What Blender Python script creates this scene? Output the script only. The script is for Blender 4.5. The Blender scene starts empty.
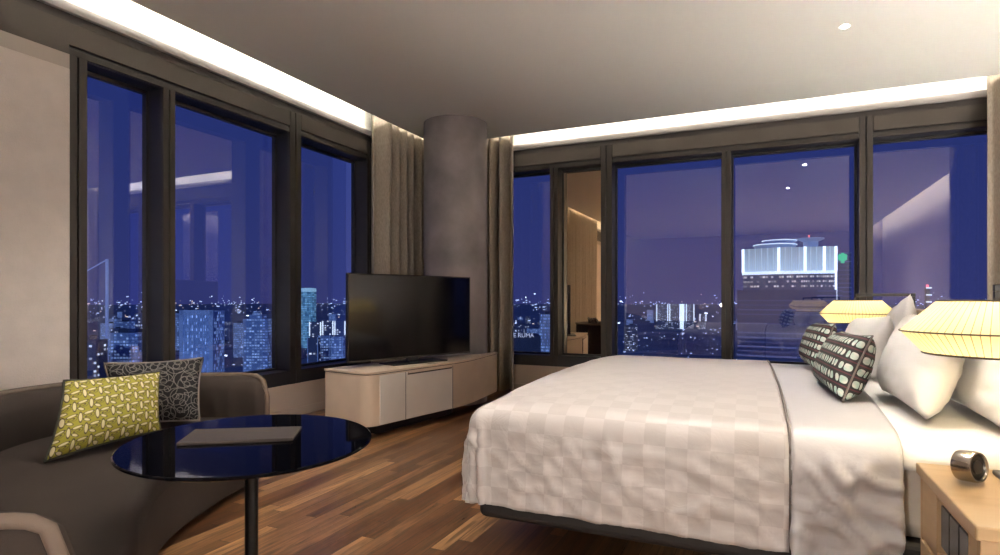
import bpy, bmesh, math, random
from mathutils import Vector, Matrix, noise
random.seed(7)
C = bpy.context.scene.collection
PI = math.pi
CH = 2.965            # ceiling height
XL, YR = -4.0, 6.55   # inner faces of the two window walls
XH, YB = 2.85, -4.6   # wall behind the bed head, wall behind the camera
ORG = {}

# ------------------------------------------------------------------ materials
def mat(name):
    m = bpy.data.materials.new(name); m.use_nodes = True
    return m, m.node_tree.nodes, m.node_tree.links, m.node_tree.nodes['Principled BSDF']

def simple(name, col, rough=.6, metal=0, spec=.5, bump=0, bscale=200, var=0, vscale=6, sheen=0):
    m, N, L, b = mat(name)
    b.inputs['Base Color'].default_value = (*col, 1)
    b.inputs['Roughness'].default_value = rough
    b.inputs['Metallic'].default_value = metal
    b.inputs['Specular IOR Level'].default_value = spec
    if sheen: b.inputs['Sheen Weight'].default_value = sheen
    tc = N.new('ShaderNodeTexCoord')
    if bump:
        n = N.new('ShaderNodeTexNoise'); n.inputs['Scale'].default_value = bscale; n.inputs['Detail'].default_value = 4
        L.new(tc.outputs['Object'], n.inputs['Vector'])
        bp = N.new('ShaderNodeBump'); bp.inputs['Strength'].default_value = bump; bp.inputs['Distance'].default_value = .01
        L.new(n.outputs['Fac'], bp.inputs['Height']); L.new(bp.outputs['Normal'], b.inputs['Normal'])
    if var:
        n = N.new('ShaderNodeTexNoise'); n.inputs['Scale'].default_value = vscale; n.inputs['Detail'].default_value = 6
        L.new(tc.outputs['Object'], n.inputs['Vector'])
        r = N.new('ShaderNodeValToRGB')
        r.color_ramp.elements[0].position = .3; r.color_ramp.elements[1].position = .7
        r.color_ramp.elements[0].color = (*[c*(1-var) for c in col], 1)
        r.color_ramp.elements[1].color = (*[min(1, c*(1+var)) for c in col], 1)
        L.new(n.outputs['Fac'], r.inputs['Fac']); L.new(r.outputs['Color'], b.inputs['Base Color'])
    return m

def emis(name, col, s):
    m, N, L, b = mat(name)
    b.inputs['Base Color'].default_value = (*[c*.5 for c in col], 1)
    b.inputs['Emission Color'].default_value = (*col, 1)
    b.inputs['Emission Strength'].default_value = s
    return m

def math_node(N, L, op, a, b=None):
    n = N.new('ShaderNodeMath'); n.operation = op
    for i, v in enumerate((a, b)):
        if v is None: continue
        if isinstance(v, (int, float)): n.inputs[i].default_value = v
        else: L.new(v, n.inputs[i])
    return n.outputs[0]

M = {}
M['ceiling'] = simple('ceiling_paint', (.72, .715, .675), .9)
M['pocket'] = simple('pocket_white_paint', (.85, .84, .80), .8)
M['lip'] = simple('grey_lip_paint', (.33, .31, .31), .5)
M['gap'] = simple('painted_gap_shade', (.03, .025, .025), .6)  # near black stands in for shade inside gaps
M['wall'] = simple('plain_wall_paint', (.42, .37, .33), .8)
M['wallpaper'] = simple('fabric_wallpaper', (.62, .56, .52), .85, bump=.25, bscale=120, var=.05, vscale=9)
M['lowwall'] = simple('low_wall_veneer', (.58, .48, .40), .6)
M['frame'] = simple('bronze_window_frame', (.028, .024, .022), .42, metal=.2)
M['frame_dark'] = simple('dark_window_reveal', (.012, .012, .016), .45)
M['blind'] = simple('blind_cassette_fabric', (.05, .042, .037), .7, bump=.2, bscale=300, var=.12, vscale=4)
M['column'] = simple('column_plaster', (.23, .205, .215), .55, bump=.15, bscale=30, var=.38, vscale=1.8)
M['black_metal'] = simple('black_metal', (.012, .012, .013), .35, metal=.6)
M['black_matte'] = simple('black_bed_base', (.012, .010, .010), .6)
M['screen'] = simple('tv_screen', (.003, .003, .004), .09, spec=.55)
M['tvbody'] = simple('tv_black_plastic', (.01, .01, .011), .35)
M['cab_white'] = simple('cabinet_cream_lacquer', (.80, .76, .71), .38, var=.02)
M['cab_veneer'] = simple('cabinet_veneer', (.62, .50, .39), .45, var=.06, vscale=5)
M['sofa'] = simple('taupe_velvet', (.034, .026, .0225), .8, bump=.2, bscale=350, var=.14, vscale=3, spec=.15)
M['sofa_lit'] = simple('taupe_velvet_lit', (.12, .092, .075), .7, bump=.2, bscale=350, spec=.2)  # sofa velvet made lighter: light on the rim put into the colour
M['folder'] = simple('brown_leather', (.035, .027, .025), .6, spec=.2, bump=.2, bscale=250)
M['bed_white'] = simple('white_cotton', (.78, .77, .76), .75, bump=.08, bscale=60)
M['duvet_white'] = simple('white_satin_cotton', (.55, .54, .56), .38, bump=.5, bscale=14)
M['sheet'] = simple('fitted_sheet', (.68, .64, .58), .7)
M['piping'] = simple('dark_seam', (.16, .14, .13), .7)
M['chrome'] = simple('brushed_chrome', (.62, .58, .52), .22, metal=1)
M['clock_face'] = simple('clock_face_black', (.01, .01, .01), .25)
M['headboard'] = simple('headboard_upholstery', (.30, .25, .21), .7, bump=.15, bscale=200)
M['lamp_wire'] = simple('lamp_frame_dark', (.05, .035, .02), .5)

def glass_mat():
    m = bpy.data.materials.new('window_glass'); m.use_nodes = True
    N, L = m.node_tree.nodes, m.node_tree.links
    N.remove(N['Principled BSDF'])
    t = N.new('ShaderNodeBsdfTransparent'); t.inputs['Color'].default_value = (.92, .94, 1, 1)
    g = N.new('ShaderNodeBsdfGlossy'); g.inputs['Roughness'].default_value = 0
    g.inputs['Color'].default_value = (.88, .88, 1.0, 1)
    lw = N.new('ShaderNodeLayerWeight'); lw.inputs['Blend'].default_value = .5
    fac = math_node(N, L, 'ADD', math_node(N, L, 'MULTIPLY', math_node(N, L, 'POWER', lw.outputs['Facing'], 5), .72), .23)
    mx = N.new('ShaderNodeMixShader')
    L.new(fac, mx.inputs[0]); L.new(t.outputs[0], mx.inputs[1]); L.new(g.outputs[0], mx.inputs[2])
    L.new(mx.outputs[0], N['Material Output'].inputs[0])
    return m
M['glass'] = glass_mat()
m, N, L, b = mat('bronze_mirror'); M['mirror'] = m
b.inputs['Base Color'].default_value = (.95, .76, .53, 1); b.inputs['Metallic'].default_value = 1; b.inputs['Roughness'].default_value = .02
m, N, L, b = mat('black_table_glass'); M['tableglass'] = m
b.inputs['Base Color'].default_value = (.002, .002, .003, 1); b.inputs['Roughness'].default_value = .03
b.inputs['Specular IOR Level'].default_value = .5; b.inputs['IOR'].default_value = 1.14

def floor_mat():
    m, N, L, b = mat('strip_wood_floor')
    tc = N.new('ShaderNodeTexCoord'); sp = N.new('ShaderNodeSeparateXYZ'); L.new(tc.outputs['Object'], sp.inputs[0])
    W, LEN = .07, 1.0
    xs = math_node(N, L, 'DIVIDE', sp.outputs[0], W)
    row = math_node(N, L, 'FLOOR', xs)
    wn = N.new('ShaderNodeTexWhiteNoise'); wn.noise_dimensions = '1D'; L.new(row, wn.inputs['W'])
    off = math_node(N, L, 'MULTIPLY', wn.outputs['Value'], 7.3)
    ys = math_node(N, L, 'ADD', math_node(N, L, 'DIVIDE', sp.outputs[1], LEN), off)
    col = math_node(N, L, 'FLOOR', ys)
    cb = N.new('ShaderNodeCombineXYZ'); L.new(row, cb.inputs[0]); L.new(col, cb.inputs[1])
    w2 = N.new('ShaderNodeTexWhiteNoise'); w2.noise_dimensions = '2D'; L.new(cb.outputs[0], w2.inputs['Vector'])
    r = N.new('ShaderNodeValToRGB'); e = r.color_ramp.elements
    e[0].position = 0; e[0].color = (.075, .030, .013, 1)
    e[1].position = 1; e[1].color = (.40, .225, .10, 1)
    for p, c in ((.35, (.105, .048, .02, 1)), (.7, (.20, .10, .043, 1))):
        k = e.new(p); k.color = c
    L.new(w2.outputs['Value'], r.inputs[0])
    # grain, stretched along the strips and shifted per strip
    gx = math_node(N, L, 'MULTIPLY', sp.outputs[0], 30)
    gy = math_node(N, L, 'ADD', math_node(N, L, 'MULTIPLY', sp.outputs[1], 2.2), math_node(N, L, 'MULTIPLY', w2.outputs['Value'], 50))
    gc = N.new('ShaderNodeCombineXYZ'); L.new(gx, gc.inputs[0]); L.new(gy, gc.inputs[1])
    nt = N.new('ShaderNodeTexNoise'); nt.inputs['Scale'].default_value = 1.0; nt.inputs['Detail'].default_value = 6; nt.inputs['Distortion'].default_value = 1.6
    L.new(gc.outputs[0], nt.inputs['Vector'])
    r2 = N.new('ShaderNodeValToRGB'); r2.color_ramp.elements[0].position = .3; r2.color_ramp.elements[1].position = .72
    r2.color_ramp.elements[0].color = (.35, .32, .30, 1); r2.color_ramp.elements[1].color = (1.5, 1.5, 1.5, 1)
    L.new(nt.outputs['Fac'], r2.inputs[0])
    mul = N.new('ShaderNodeMix'); mul.data_type = 'RGBA'; mul.blend_type = 'MULTIPLY'; mul.inputs[0].default_value = 1
    L.new(r.outputs[0], mul.inputs[6]); L.new(r2.outputs[0], mul.inputs[7])
    fx = math_node(N, L, 'FRACT', xs); fy = math_node(N, L, 'FRACT', ys)
    gap = math_node(N, L, 'MINIMUM', math_node(N, L, 'GREATER_THAN', fx, .035), math_node(N, L, 'GREATER_THAN', fy, .004))
    m2 = N.new('ShaderNodeMix'); m2.data_type = 'RGBA'; L.new(gap, m2.inputs[0])
    m2.inputs[6].default_value = (.02, .010, .005, 1); L.new(mul.outputs[2], m2.inputs[7])
    L.new(m2.outputs[2], b.inputs['Base Color'])
    rr = math_node(N, L, 'ADD', math_node(N, L, 'MULTIPLY', nt.outputs['Fac'], .22), .22)
    L.new(rr, b.inputs['Roughness'])
    bp = N.new('ShaderNodeBump'); bp.inputs['Strength'].default_value = .15; bp.inputs['Distance'].default_value = .002
    L.new(gap, bp.inputs['Height']); L.new(bp.outputs[0], b.inputs['Normal'])
    return m
M['floor'] = floor_mat()

def check_mat():        # bedspread: tone-on-tone squares
    m, N, L, b = mat('checked_bedspread')
    uv = N.new('ShaderNodeTexCoord')
    ck = N.new('ShaderNodeTexChecker'); ck.inputs['Scale'].default_value = 1/.08
    ck.inputs['Color1'].default_value = (.52, .49, .48, 1); ck.inputs['Color2'].default_value = (.45, .42, .41, 1)
    L.new(uv.outputs['UV'], ck.inputs['Vector']); L.new(ck.outputs['Color'], b.inputs['Base Color'])
    rr = math_node(N, L, 'ADD', math_node(N, L, 'MULTIPLY', ck.outputs['Fac'], .14), .36); L.new(rr, b.inputs['Roughness'])
    nz = N.new('ShaderNodeTexNoise'); nz.inputs['Scale'].default_value = 11; nz.inputs['Detail'].default_value = 5; nz.inputs['Distortion'].default_value = 1.2
    L.new(uv.outputs['Object'], nz.inputs['Vector'])
    bp = N.new('ShaderNodeBump'); bp.inputs['Strength'].default_value = .4; bp.inputs['Distance'].default_value = .01
    L.new(nz.outputs['Fac'], bp.inputs['Height']); L.new(bp.outputs[0], b.inputs['Normal'])
    b.inputs['Sheen Weight'].default_value = .15
    return m
M['check'] = check_mat()

def curtain_mat():
    m, N, L, b = mat('curtain_fabric')
    tc = N.new('ShaderNodeTexCoord'); mp = N.new('ShaderNodeMapping'); mp.inputs['Scale'].default_value = (120, 120, 30)
    L.new(tc.outputs['Object'], mp.inputs[0])
    n = N.new('ShaderNodeTexNoise'); n.inputs['Scale'].default_value = 1; n.inputs['Detail'].default_value = 5; L.new(mp.outputs[0], n.inputs['Vector'])
    r = N.new('ShaderNodeValToRGB'); r.color_ramp.elements[0].color = (.28, .24, .20, 1); r.color_ramp.elements[1].color = (.41, .355, .295, 1)
    r.color_ramp.elements[0].position = .3; r.color_ramp.elements[1].position = .7
    L.new(n.outputs['Fac'], r.inputs[0]); L.new(r.outputs[0], b.inputs['Base Color'])
    b.inputs['Roughness'].default_value = .85; b.inputs['Sheen Weight'].default_value = .2
    return m
M['curtain'] = curtain_mat()

def wood_mat(name, c1, c2, rough=.4, sc=(3, 30, 30)):
    m, N, L, b = mat(name)
    tc = N.new('ShaderNodeTexCoord'); mp = N.new('ShaderNodeMapping'); mp.inputs['Scale'].default_value = sc
    L.new(tc.outputs['Object'], mp.inputs[0])
    n = N.new('ShaderNodeTexNoise'); n.inputs['Scale'].default_value = 1; n.inputs['Detail'].default_value = 5; n.inputs['Distortion'].default_value = .8
    L.new(mp.outputs[0], n.inputs['Vector'])
    r = N.new('ShaderNodeValToRGB'); r.color_ramp.elements[0].color = (*c1, 1); r.color_ramp.elements[1].color = (*c2, 1)
    L.new(n.outputs['Fac'], r.inputs[0]); L.new(r.outputs[0], b.inputs['Base Color']); b.inputs['Roughness'].default_value = rough
    return m
M['oak'] = wood_mat('oak_nightstand', (.36, .24, .125), (.48, .34, .195), .32, (3, 18, 18))
M['oak_side'] = wood_mat('oak_nightstand_side', (.36, .24, .13), (.46, .32, .18), .45, (8, 2, 20))

def shade_mat():
    m = bpy.data.materials.new('pleated_lamp_shade'); m.use_nodes = True
    N, L = m.node_tree.nodes, m.node_tree.links; N.remove(N['Principled BSDF'])
    tc = N.new('ShaderNodeTexCoord'); sp = N.new('ShaderNodeSeparateXYZ'); L.new(tc.outputs['Object'], sp.inputs[0])
    ang = math_node(N, L, 'ARCTAN2', sp.outputs[1], sp.outputs[0])
    s = math_node(N, L, 'FRACT', math_node(N, L, 'MULTIPLY', ang, 72/(2*PI)))
    line = math_node(N, L, 'GREATER_THAN', s, .13)
    mx = N.new('ShaderNodeMix'); mx.data_type = 'RGBA'; L.new(line, mx.inputs[0])
    mx.inputs[6].default_value = (.42, .32, .16, 1); mx.inputs[7].default_value = (.90, .80, .48, 1)
    d = N.new('ShaderNodeBsdfDiffuse'); t = N.new('ShaderNodeBsdfTranslucent')
    L.new(mx.outputs[2], d.inputs[0]); L.new(mx.outputs[2], t.inputs[0])
    ms = N.new('ShaderNodeMixShader'); ms.inputs[0].default_value = .42
    L.new(d.outputs[0], ms.inputs[1]); L.new(t.outputs[0], ms.inputs[2]); L.new(ms.outputs[0], N['Material Output'].inputs[0])
    return m
M['shade'] = shade_mat()

def swirl_mat(name, ground, line, scale, thick=.05):     # overlapping ring outlines
    m, N, L, b = mat(name)
    uv = N.new('ShaderNodeTexCoord')
    b.inputs['Roughness'].default_value = .9; b.inputs['Specular IOR Level'].default_value = .1
    acc = None
    for k, (sx, sy, rot) in enumerate(((0, 0, 0), (.37, .21, .5), (.11, .63, 1.1))):
        mp = N.new('ShaderNodeMapping'); mp.inputs['Scale'].default_value = (scale,)*3
        mp.inputs['Location'].default_value = (sx*3, sy*3, 0); mp.inputs['Rotation'].default_value = (0, 0, rot)
        L.new(uv.outputs['UV'], mp.inputs[0])
        v = N.new('ShaderNodeTexVoronoi'); v.voronoi_dimensions = '2D'; v.inputs['Scale'].default_value = 1; v.inputs['Randomness'].default_value = .6
        L.new(mp.outputs[0], v.inputs['Vector'])
        w = math_node(N, L, 'FRACT', math_node(N, L, 'MULTIPLY', v.outputs['Distance'], 3.2))
        a = math_node(N, L, 'LESS_THAN', math_node(N, L, 'ABSOLUTE', math_node(N, L, 'SUBTRACT', w, .5)), thick*1.6)
        acc = a if acc is None else math_node(N, L, 'MAXIMUM', acc, a)
    mx = N.new('ShaderNodeMix'); mx.data_type = 'RGBA'; L.new(acc, mx.inputs[0])
    mx.inputs[6].default_value = (*ground, 1); mx.inputs[7].default_value = (*line, 1)
    L.new(mx.outputs[2], b.inputs['Base Color'])
    return m
M['swirl'] = swirl_mat('charcoal_ring_print', (.018, .017, .019), (.13, .125, .12), 10, .035)

def leaf_mat():          # yellow-green ground, cream petals in threes, dark outlines
    m, N, L, b = mat('green_petal_print')
    b.inputs['Roughness'].default_value = .8
    uv = N.new('ShaderNodeTexCoord'); sp = N.new('ShaderNodeSeparateXYZ'); L.new(uv.outputs['UV'], sp.inputs[0])
    S = 14.5
    u = math_node(N, L, 'MULTIPLY', sp.outputs[0], S); v = math_node(N, L, 'MULTIPLY', sp.outputs[1], S*1.15)
    row = math_node(N, L, 'FLOOR', v)
    u2 = math_node(N, L, 'ADD', u, math_node(N, L, 'MULTIPLY', row, .5))
    fu = math_node(N, L, 'SUBTRACT', math_node(N, L, 'FRACT', u2), .5); fv = math_node(N, L, 'SUBTRACT', math_node(N, L, 'FRACT', v), .5)
    def ell(cx, cy, rot, a, bb):
        c, s = math.cos(rot), math.sin(rot)
        dx = math_node(N, L, 'SUBTRACT', fu, cx); dy = math_node(N, L, 'SUBTRACT', fv, cy)
        p = math_node(N, L, 'ADD', math_node(N, L, 'MULTIPLY', dx, c/a), math_node(N, L, 'MULTIPLY', dy, s/a))
        q = math_node(N, L, 'ADD', math_node(N, L, 'MULTIPLY', dx, -s/bb), math_node(N, L, 'MULTIPLY', dy, c/bb))
        return math_node(N, L, 'ADD', math_node(N, L, 'MULTIPLY', p, p), math_node(N, L, 'MULTIPLY', q, q))
    cream = dark = None
    for (cx, cy, rot, a, bb) in ((-.33, .02, 1.75, .40, .11), (.12, .27, .12, .30, .10), (.10, -.30, -.55, .24, .09)):
        e = ell(cx, cy, rot, a, bb)
        i1 = math_node(N, L, 'LESS_THAN', e, .75); o1 = math_node(N, L, 'LESS_THAN', e, 1.45)
        cream = i1 if cream is None else math_node(N, L, 'MAXIMUM', cream, i1)
        dark = o1 if dark is None else math_node(N, L, 'MAXIMUM', dark, o1)
    e2 = ell(.14, .0, .25, .20, .10); ov = math_node(N, L, 'LESS_THAN', math_node(N, L, 'ABSOLUTE', math_node(N, L, 'SUBTRACT', e2, .8)), .42); dark = math_node(N, L, 'MAXIMUM', dark, ov)
    e = ell(.14, .0, .1, .36, .20)
    ring = math_node(N, L, 'LESS_THAN', math_node(N, L, 'ABSOLUTE', math_node(N, L, 'SUBTRACT', e, 1)), .16)
    dark = math_node(N, L, 'MAXIMUM', dark, ring)
    m1 = N.new('ShaderNodeMix'); m1.data_type = 'RGBA'; L.new(dark, m1.inputs[0])
    m1.inputs[6].default_value = (.31, .285, .025, 1); m1.inputs[7].default_value = (.075, .055, .02, 1)
    m2 = N.new('ShaderNodeMix'); m2.data_type = 'RGBA'; L.new(cream, m2.inputs[0])
    L.new(m1.outputs[2], m2.inputs[6]); m2.inputs[7].default_value = (.66, .60, .38, 1)
    L.new(m2.outputs[2], b.inputs['Base Color'])
    return m
M['leaf'] = leaf_mat()

def dots_mat():          # dark ground, paired pale blobs in rows, maroon bands
    m, N, L, b = mat('dark_bead_print')
    b.inputs['Roughness'].default_value = .8
    uv = N.new('ShaderNodeTexCoord'); sp = N.new('ShaderNodeSeparateXYZ'); L.new(uv.outputs['UV'], sp.inputs[0])
    S = 19.5
    u = math_node(N, L, 'MULTIPLY', sp.outputs[0], S*.95); v = math_node(N, L, 'MULTIPLY', sp.outputs[1], S)
    fu = math_node(N, L, 'FRACT', u); fv = math_node(N, L, 'FRACT', v)
    acc = None
    for cx in (.26, .68):
        dx = math_node(N, L, 'DIVIDE', math_node(N, L, 'SUBTRACT', fu, cx), .165); dy = math_node(N, L, 'DIVIDE', math_node(N, L, 'SUBTRACT', fv, .52), .28)
        e = math_node(N, L, 'LESS_THAN', math_node(N, L, 'ADD', math_node(N, L, 'POWER', math_node(N, L, 'ABSOLUTE', dx), 2.6), math_node(N, L, 'POWER', math_node(N, L, 'ABSOLUTE', dy), 2.6)), 1)
        acc = e if acc is None else math_node(N, L, 'MAXIMUM', acc, e)
    band = math_node(N, L, 'LESS_THAN', fv, .10)
    m1 = N.new('ShaderNodeMix'); m1.data_type = 'RGBA'; L.new(band, m1.inputs[0])
    m1.inputs[6].default_value = (.022, .021, .022, 1); m1.inputs[7].default_value = (.10, .028, .04, 1)
    wn = N.new('ShaderNodeTexNoise'); wn.inputs['Scale'].default_value = 40; L.new(uv.outputs['UV'], wn.inputs['Vector'])
    rp = N.new('ShaderNodeValToRGB'); rp.color_ramp.elements[0].position = .4; rp.color_ramp.elements[1].position = .6
    rp.color_ramp.elements[0].color = (.42, .60, .54, 1); rp.color_ramp.elements[1].color = (.72, .74, .68, 1); L.new(wn.outputs['Fac'], rp.inputs[0])
    m2 = N.new('ShaderNodeMix'); m2.data_type = 'RGBA'; L.new(acc, m2.inputs[0])
    L.new(m1.outputs[2], m2.inputs[6]); L.new(rp.outputs[0], m2.inputs[7])
    L.new(m2.outputs[2], b.inputs['Base Color'])
    return m
M['dots'] = dots_mat()

# ------------------------------------------------------------------ mesh helpers
def BM(): return bmesh.new()
def box(bm, x0, x1, y0, y1, z0, z1):
    v = [bm.verts.new(p) for p in ((x0,y0,z0),(x1,y0,z0),(x1,y1,z0),(x0,y1,z0),(x0,y0,z1),(x1,y0,z1),(x1,y1,z1),(x0,y1,z1))]
    for f in ((0,3,2,1),(4,5,6,7),(0,1,5,4),(1,2,6,5),(2,3,7,6),(3,0,4,7)): bm.faces.new([v[i] for i in f])
    return bm
def prism(bm, poly, z0, z1):
    a = [bm.verts.new((x, y, z0)) for x, y in poly]; c = [bm.verts.new((x, y, z1)) for x, y in poly]
    n = len(poly)
    bm.faces.new(a[::-1]); bm.faces.new(c)
    for i in range(n): bm.faces.new((a[i], a[(i+1)%n], c[(i+1)%n], c[i]))
    bmesh.ops.recalc_face_normals(bm, faces=bm.faces)
    return bm
def lathe(bm, prof, seg=48, cx=0, cy=0):
    rings = []
    for r, z in prof:
        if r < 1e-6: rings.append([bm.verts.new((cx, cy, z))])
        else: rings.append([bm.verts.new((cx+r*math.cos(2*PI*i/seg), cy+r*math.sin(2*PI*i/seg), z)) for i in range(seg)])
    for a, c in zip(rings, rings[1:]):
        for i in range(seg):
            j = (i+1) % seg
            if len(a) == 1: bm.faces.new((a[0], c[i], c[j]))
            elif len(c) == 1: bm.faces.new((a[i], a[j], c[0]))
            else: bm.faces.new((a[i], a[j], c[j], c[i]))
    bmesh.ops.recalc_face_normals(bm, faces=bm.faces)
    return bm
def tube(bm, pts, r, seg=10, cap=True):
    pts = [Vector(p) for p in pts]; rings = []
    for i, p in enumerate(pts):
        d = (pts[min(i+1, len(pts)-1)] - pts[max(i-1, 0)]).normalized()
        up = Vector((0,0,1)) if abs(d.z) < .95 else Vector((1,0,0))
        s = d.cross(up).normalized(); t = s.cross(d)
        rr = r[i] if isinstance(r, (list, tuple)) else r
        rings.append([bm.verts.new(p + rr*(math.cos(2*PI*k/seg)*s + math.sin(2*PI*k/seg)*t)) for k in range(seg)])
    for a, c in zip(rings, rings[1:]):
        for k in range(seg): bm.faces.new((a[k], a[(k+1)%seg], c[(k+1)%seg], c[k]))
    if cap: bm.faces.new(rings[0][::-1]); bm.faces.new(rings[-1])
    bmesh.ops.recalc_face_normals(bm, faces=bm.faces)
    return bm
def grid(bm, fn, nu, nv, uvf=None, closeu=False):
    V = [[bm.verts.new(fn(i/nu, j/nv)) for j in range(nv+1)] for i in range(nu+1)]
    uvl = bm.loops.layers.uv.verify() if uvf else None
    for i in range(nu):
        for j in range(nv):
            f = bm.faces.new((V[i][j], V[i+1][j], V[i+1][j+1], V[i][j+1]))
            if uvf:
                for l, (a, c) in zip(f.loops, ((i, j), (i+1, j), (i+1, j+1), (i, j+1))): l[uvl].uv = uvf(a/nu, c/nv)
    return V
def crom(pts, n=10):
    pts = [Vector(p) for p in pts]; out = []
    P = [2*pts[0]-pts[1]] + pts + [2*pts[-1]-pts[-2]]
    for i in range(1, len(P)-2):
        for k in range(n):
            t = k/n
            out.append(.5*((2*P[i]) + (P[i+1]-P[i-1])*t + (2*P[i-1]-5*P[i]+4*P[i+1]-P[i+2])*t*t + (3*P[i]-P[i-1]-3*P[i+1]+P[i+2])*t**3))
    out.append(pts[-1]); return out

def root_of(o):
    while o.parent: o = o.parent
    return o
def obj(name, bm, m, parent=None, smooth=False, bevel=0, seg=2, subsurf=0, local=False, sharp=None, solid=0):
    me = bpy.data.meshes.new(name)
    if parent is not None and not local:
        off = ORG.get(root_of(parent).name, Vector((0,0,0)))
        bmesh.ops.translate(bm, verts=bm.verts, vec=-off)
    bm.to_mesh(me); bm.free()
    me.materials.append(m)
    o = bpy.data.objects.new(name, me); C.objects.link(o)
    if parent is not None: o.parent = parent
    if smooth:
        for p in me.polygons: p.use_smooth = True
        if sharp: me.set_sharp_from_angle(angle=math.radians(sharp))
    if solid:
        k = o.modifiers.new('solid', 'SOLIDIFY'); k.thickness = solid; k.offset = 0
    if bevel:
        k = o.modifiers.new('bevel', 'BEVEL'); k.width = bevel; k.segments = seg; k.limit_method = 'ANGLE'
        k.harden_normals = False
    if subsurf:
        k = o.modifiers.new('sub', 'SUBSURF'); k.levels = subsurf; k.render_levels = subsurf
    return o
def tag(o, label=None, cat=None, group=None, kind=None):
    if label: o['label'] = label
    if cat: o['category'] = cat
    if group: o['group'] = group
    if kind: o['kind'] = kind
    return o
def empty(name, loc, rz=0, label=None, cat=None, group=None, kind=None):
    o = bpy.data.objects.new(name, None); C.objects.link(o); o.location = loc; o.rotation_euler = (0, 0, rz)
    o.empty_display_size = .1
    ORG[o.name] = Vector(loc)
    return tag(o, label, cat, group, kind)
def copy_tree(o, parent=None):
    c = o.copy(); C.objects.link(c); c.parent = parent
    for ch in list(o.children): copy_tree(ch, c)
    return c
def struct(name, bm, m, **k): return tag(obj(name, bm, m, **k), kind='structure')

# ------------------------------------------------------------------ the room
TOPZ = 3.30
struct('floor', box(BM(), XL, XH, YB, YR, -.12, 0), M['floor'])
bm = box(BM(), XL-.205, XH+.2, YB-.2, YR+.205, TOPZ, TOPZ+.1)
struct('ceiling_upper', bm, M['pocket'])['label'] = 'upper soffit above the lit ceiling pockets'
CE, CN, CR = -3.64, 6.19, 2.49      # edges of the dropped ceiling
struct('ceiling', box(BM(), CE, CR, YB, CN, CH, CH+.06), M['ceiling'])

# left wall: pieces around the three windows (openings y 2.25-5.37, z .30-2.884)
LW0, LW1 = 2.25, 5.37
bm = BM(); box(bm, XL-.205, XL, YB-.2, LW0, 0, TOPZ); box(bm, XL-.205, XL, LW1, YR+.205, 0, TOPZ)
box(bm, XL-.205, XL, LW0, LW1, 2.884, TOPZ)
struct('wall_left', bm, M['pocket'])
struct('wall_left_low', box(BM(), XL-.205, XL, LW0, LW1, 0, .30), M['lowwall'])
struct('trim_wall_panel', box(BM(), XL, XL+.03, YB, LW0-.005, 0.08, 2.53), M['wallpaper'], bevel=.006)
struct('trim_panel_head', box(BM(), XL, XL+.015, YB, LW0, 2.53, 2.625), M['wall'])
struct('trim_corner_panel_left', box(BM(), XL, XL+.012, LW1+.001, YR, 0, 2.90), M['lowwall'])
# right wall: opening x -3.45..2.13
RW0, RW1 = -3.45, 2.13
bm = BM(); box(bm, XL, RW0, YR, YR+.205, 0, TOPZ); box(bm, RW1, XH+.2, YR, YR+.205, 0, TOPZ); box(bm, RW0, RW1, YR, YR+.205, 2.884, TOPZ)
struct('wall_right', bm, M['pocket'])
struct('wall_right_low', box(BM(), RW0, RW1, YR, YR+.205, 0, .30), M['lowwall'])
struct('wall_head', box(BM(), XH, XH+.2, YB-.2, YR, 0, TOPZ), M['wallpaper'])
struct('wall_back', box(BM(), XL, XH, YB-.2, YB, 0, TOPZ), M['wall'])
struct('baseboard_left', box(BM(), XL, XL+.02, YB, LW1, 0, .075), M['lowwall'])
struct('baseboard_right', box(BM(), XL, XH, YR-.02, YR, 0, .075), M['lowwall'])
# lip under the lit pocket wall and dark strips that paint in the shade below it
struct('trim_lip_left', box(BM(), XL-.02, XL+.035, YB, YR, 2.884, 2.945), M['lip'], bevel=.004)
struct('trim_lip_right', box(BM(), XL+.035, XH, YR-.035, YR+.02, 2.884, 2.945), M['lip'], bevel=.004)
struct('trim_gap_shade_left', box(BM(), XL, XL+.006, YB, YR, 2.83, 2.884), M['gap'])
struct('trim_gap_shade_right', box(BM(), XL+.006, XH, YR-.006, YR, 2.83, 2.884), M['gap'])
struct('trim_header_left', box(BM(), XL, XL+.012, YB, LW0-.0, 2.625, 2.83), M['blind'])

# windows
GD = .175
def frame_bar(bm, axis, a0, a1, z0, z1, d0, d1):   # axis 'L': along y on the left wall, 'R': along x on the right wall
    if axis == 'L': box(bm, XL-d1, XL-d0, a0, a1, z0, z1)
    else: box(bm, a0, a1, YR+d0, YR+d1, z0, z1)
def window(idx, axis, a0, a1, label, mirror=False):
    w = empty('window_%d' % idx, (XL, (a0+a1)/2, .3) if axis == 'L' else ((a0+a1)/2, YR, .3), label=label, kind='structure')
    g = BM(); o_ = GD if mirror else .37
    frame_bar(g, axis, a0-(.01 if mirror else .10), a1+(.01 if mirror else .10), .30, 2.86, o_, o_+.008)
    obj('window_glass' if not mirror else 'mirror_glass', g, M['mirror' if mirror else 'glass'], w)
    f = BM()
    frame_bar(f, axis, a0, a1, .425, .445, GD-.012, GD+.03); frame_bar(f, axis, a0, a1, 2.60, 2.64, GD-.012, GD+.03)
    frame_bar(f, axis, a0, a0+.018, .445, 2.60, GD-.012, GD+.03); frame_bar(f, axis, a1-.018, a1, .445, 2.60, GD-.012, GD+.03)
    obj('window_frame', f, M['frame_dark'], w)
    return w
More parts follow.
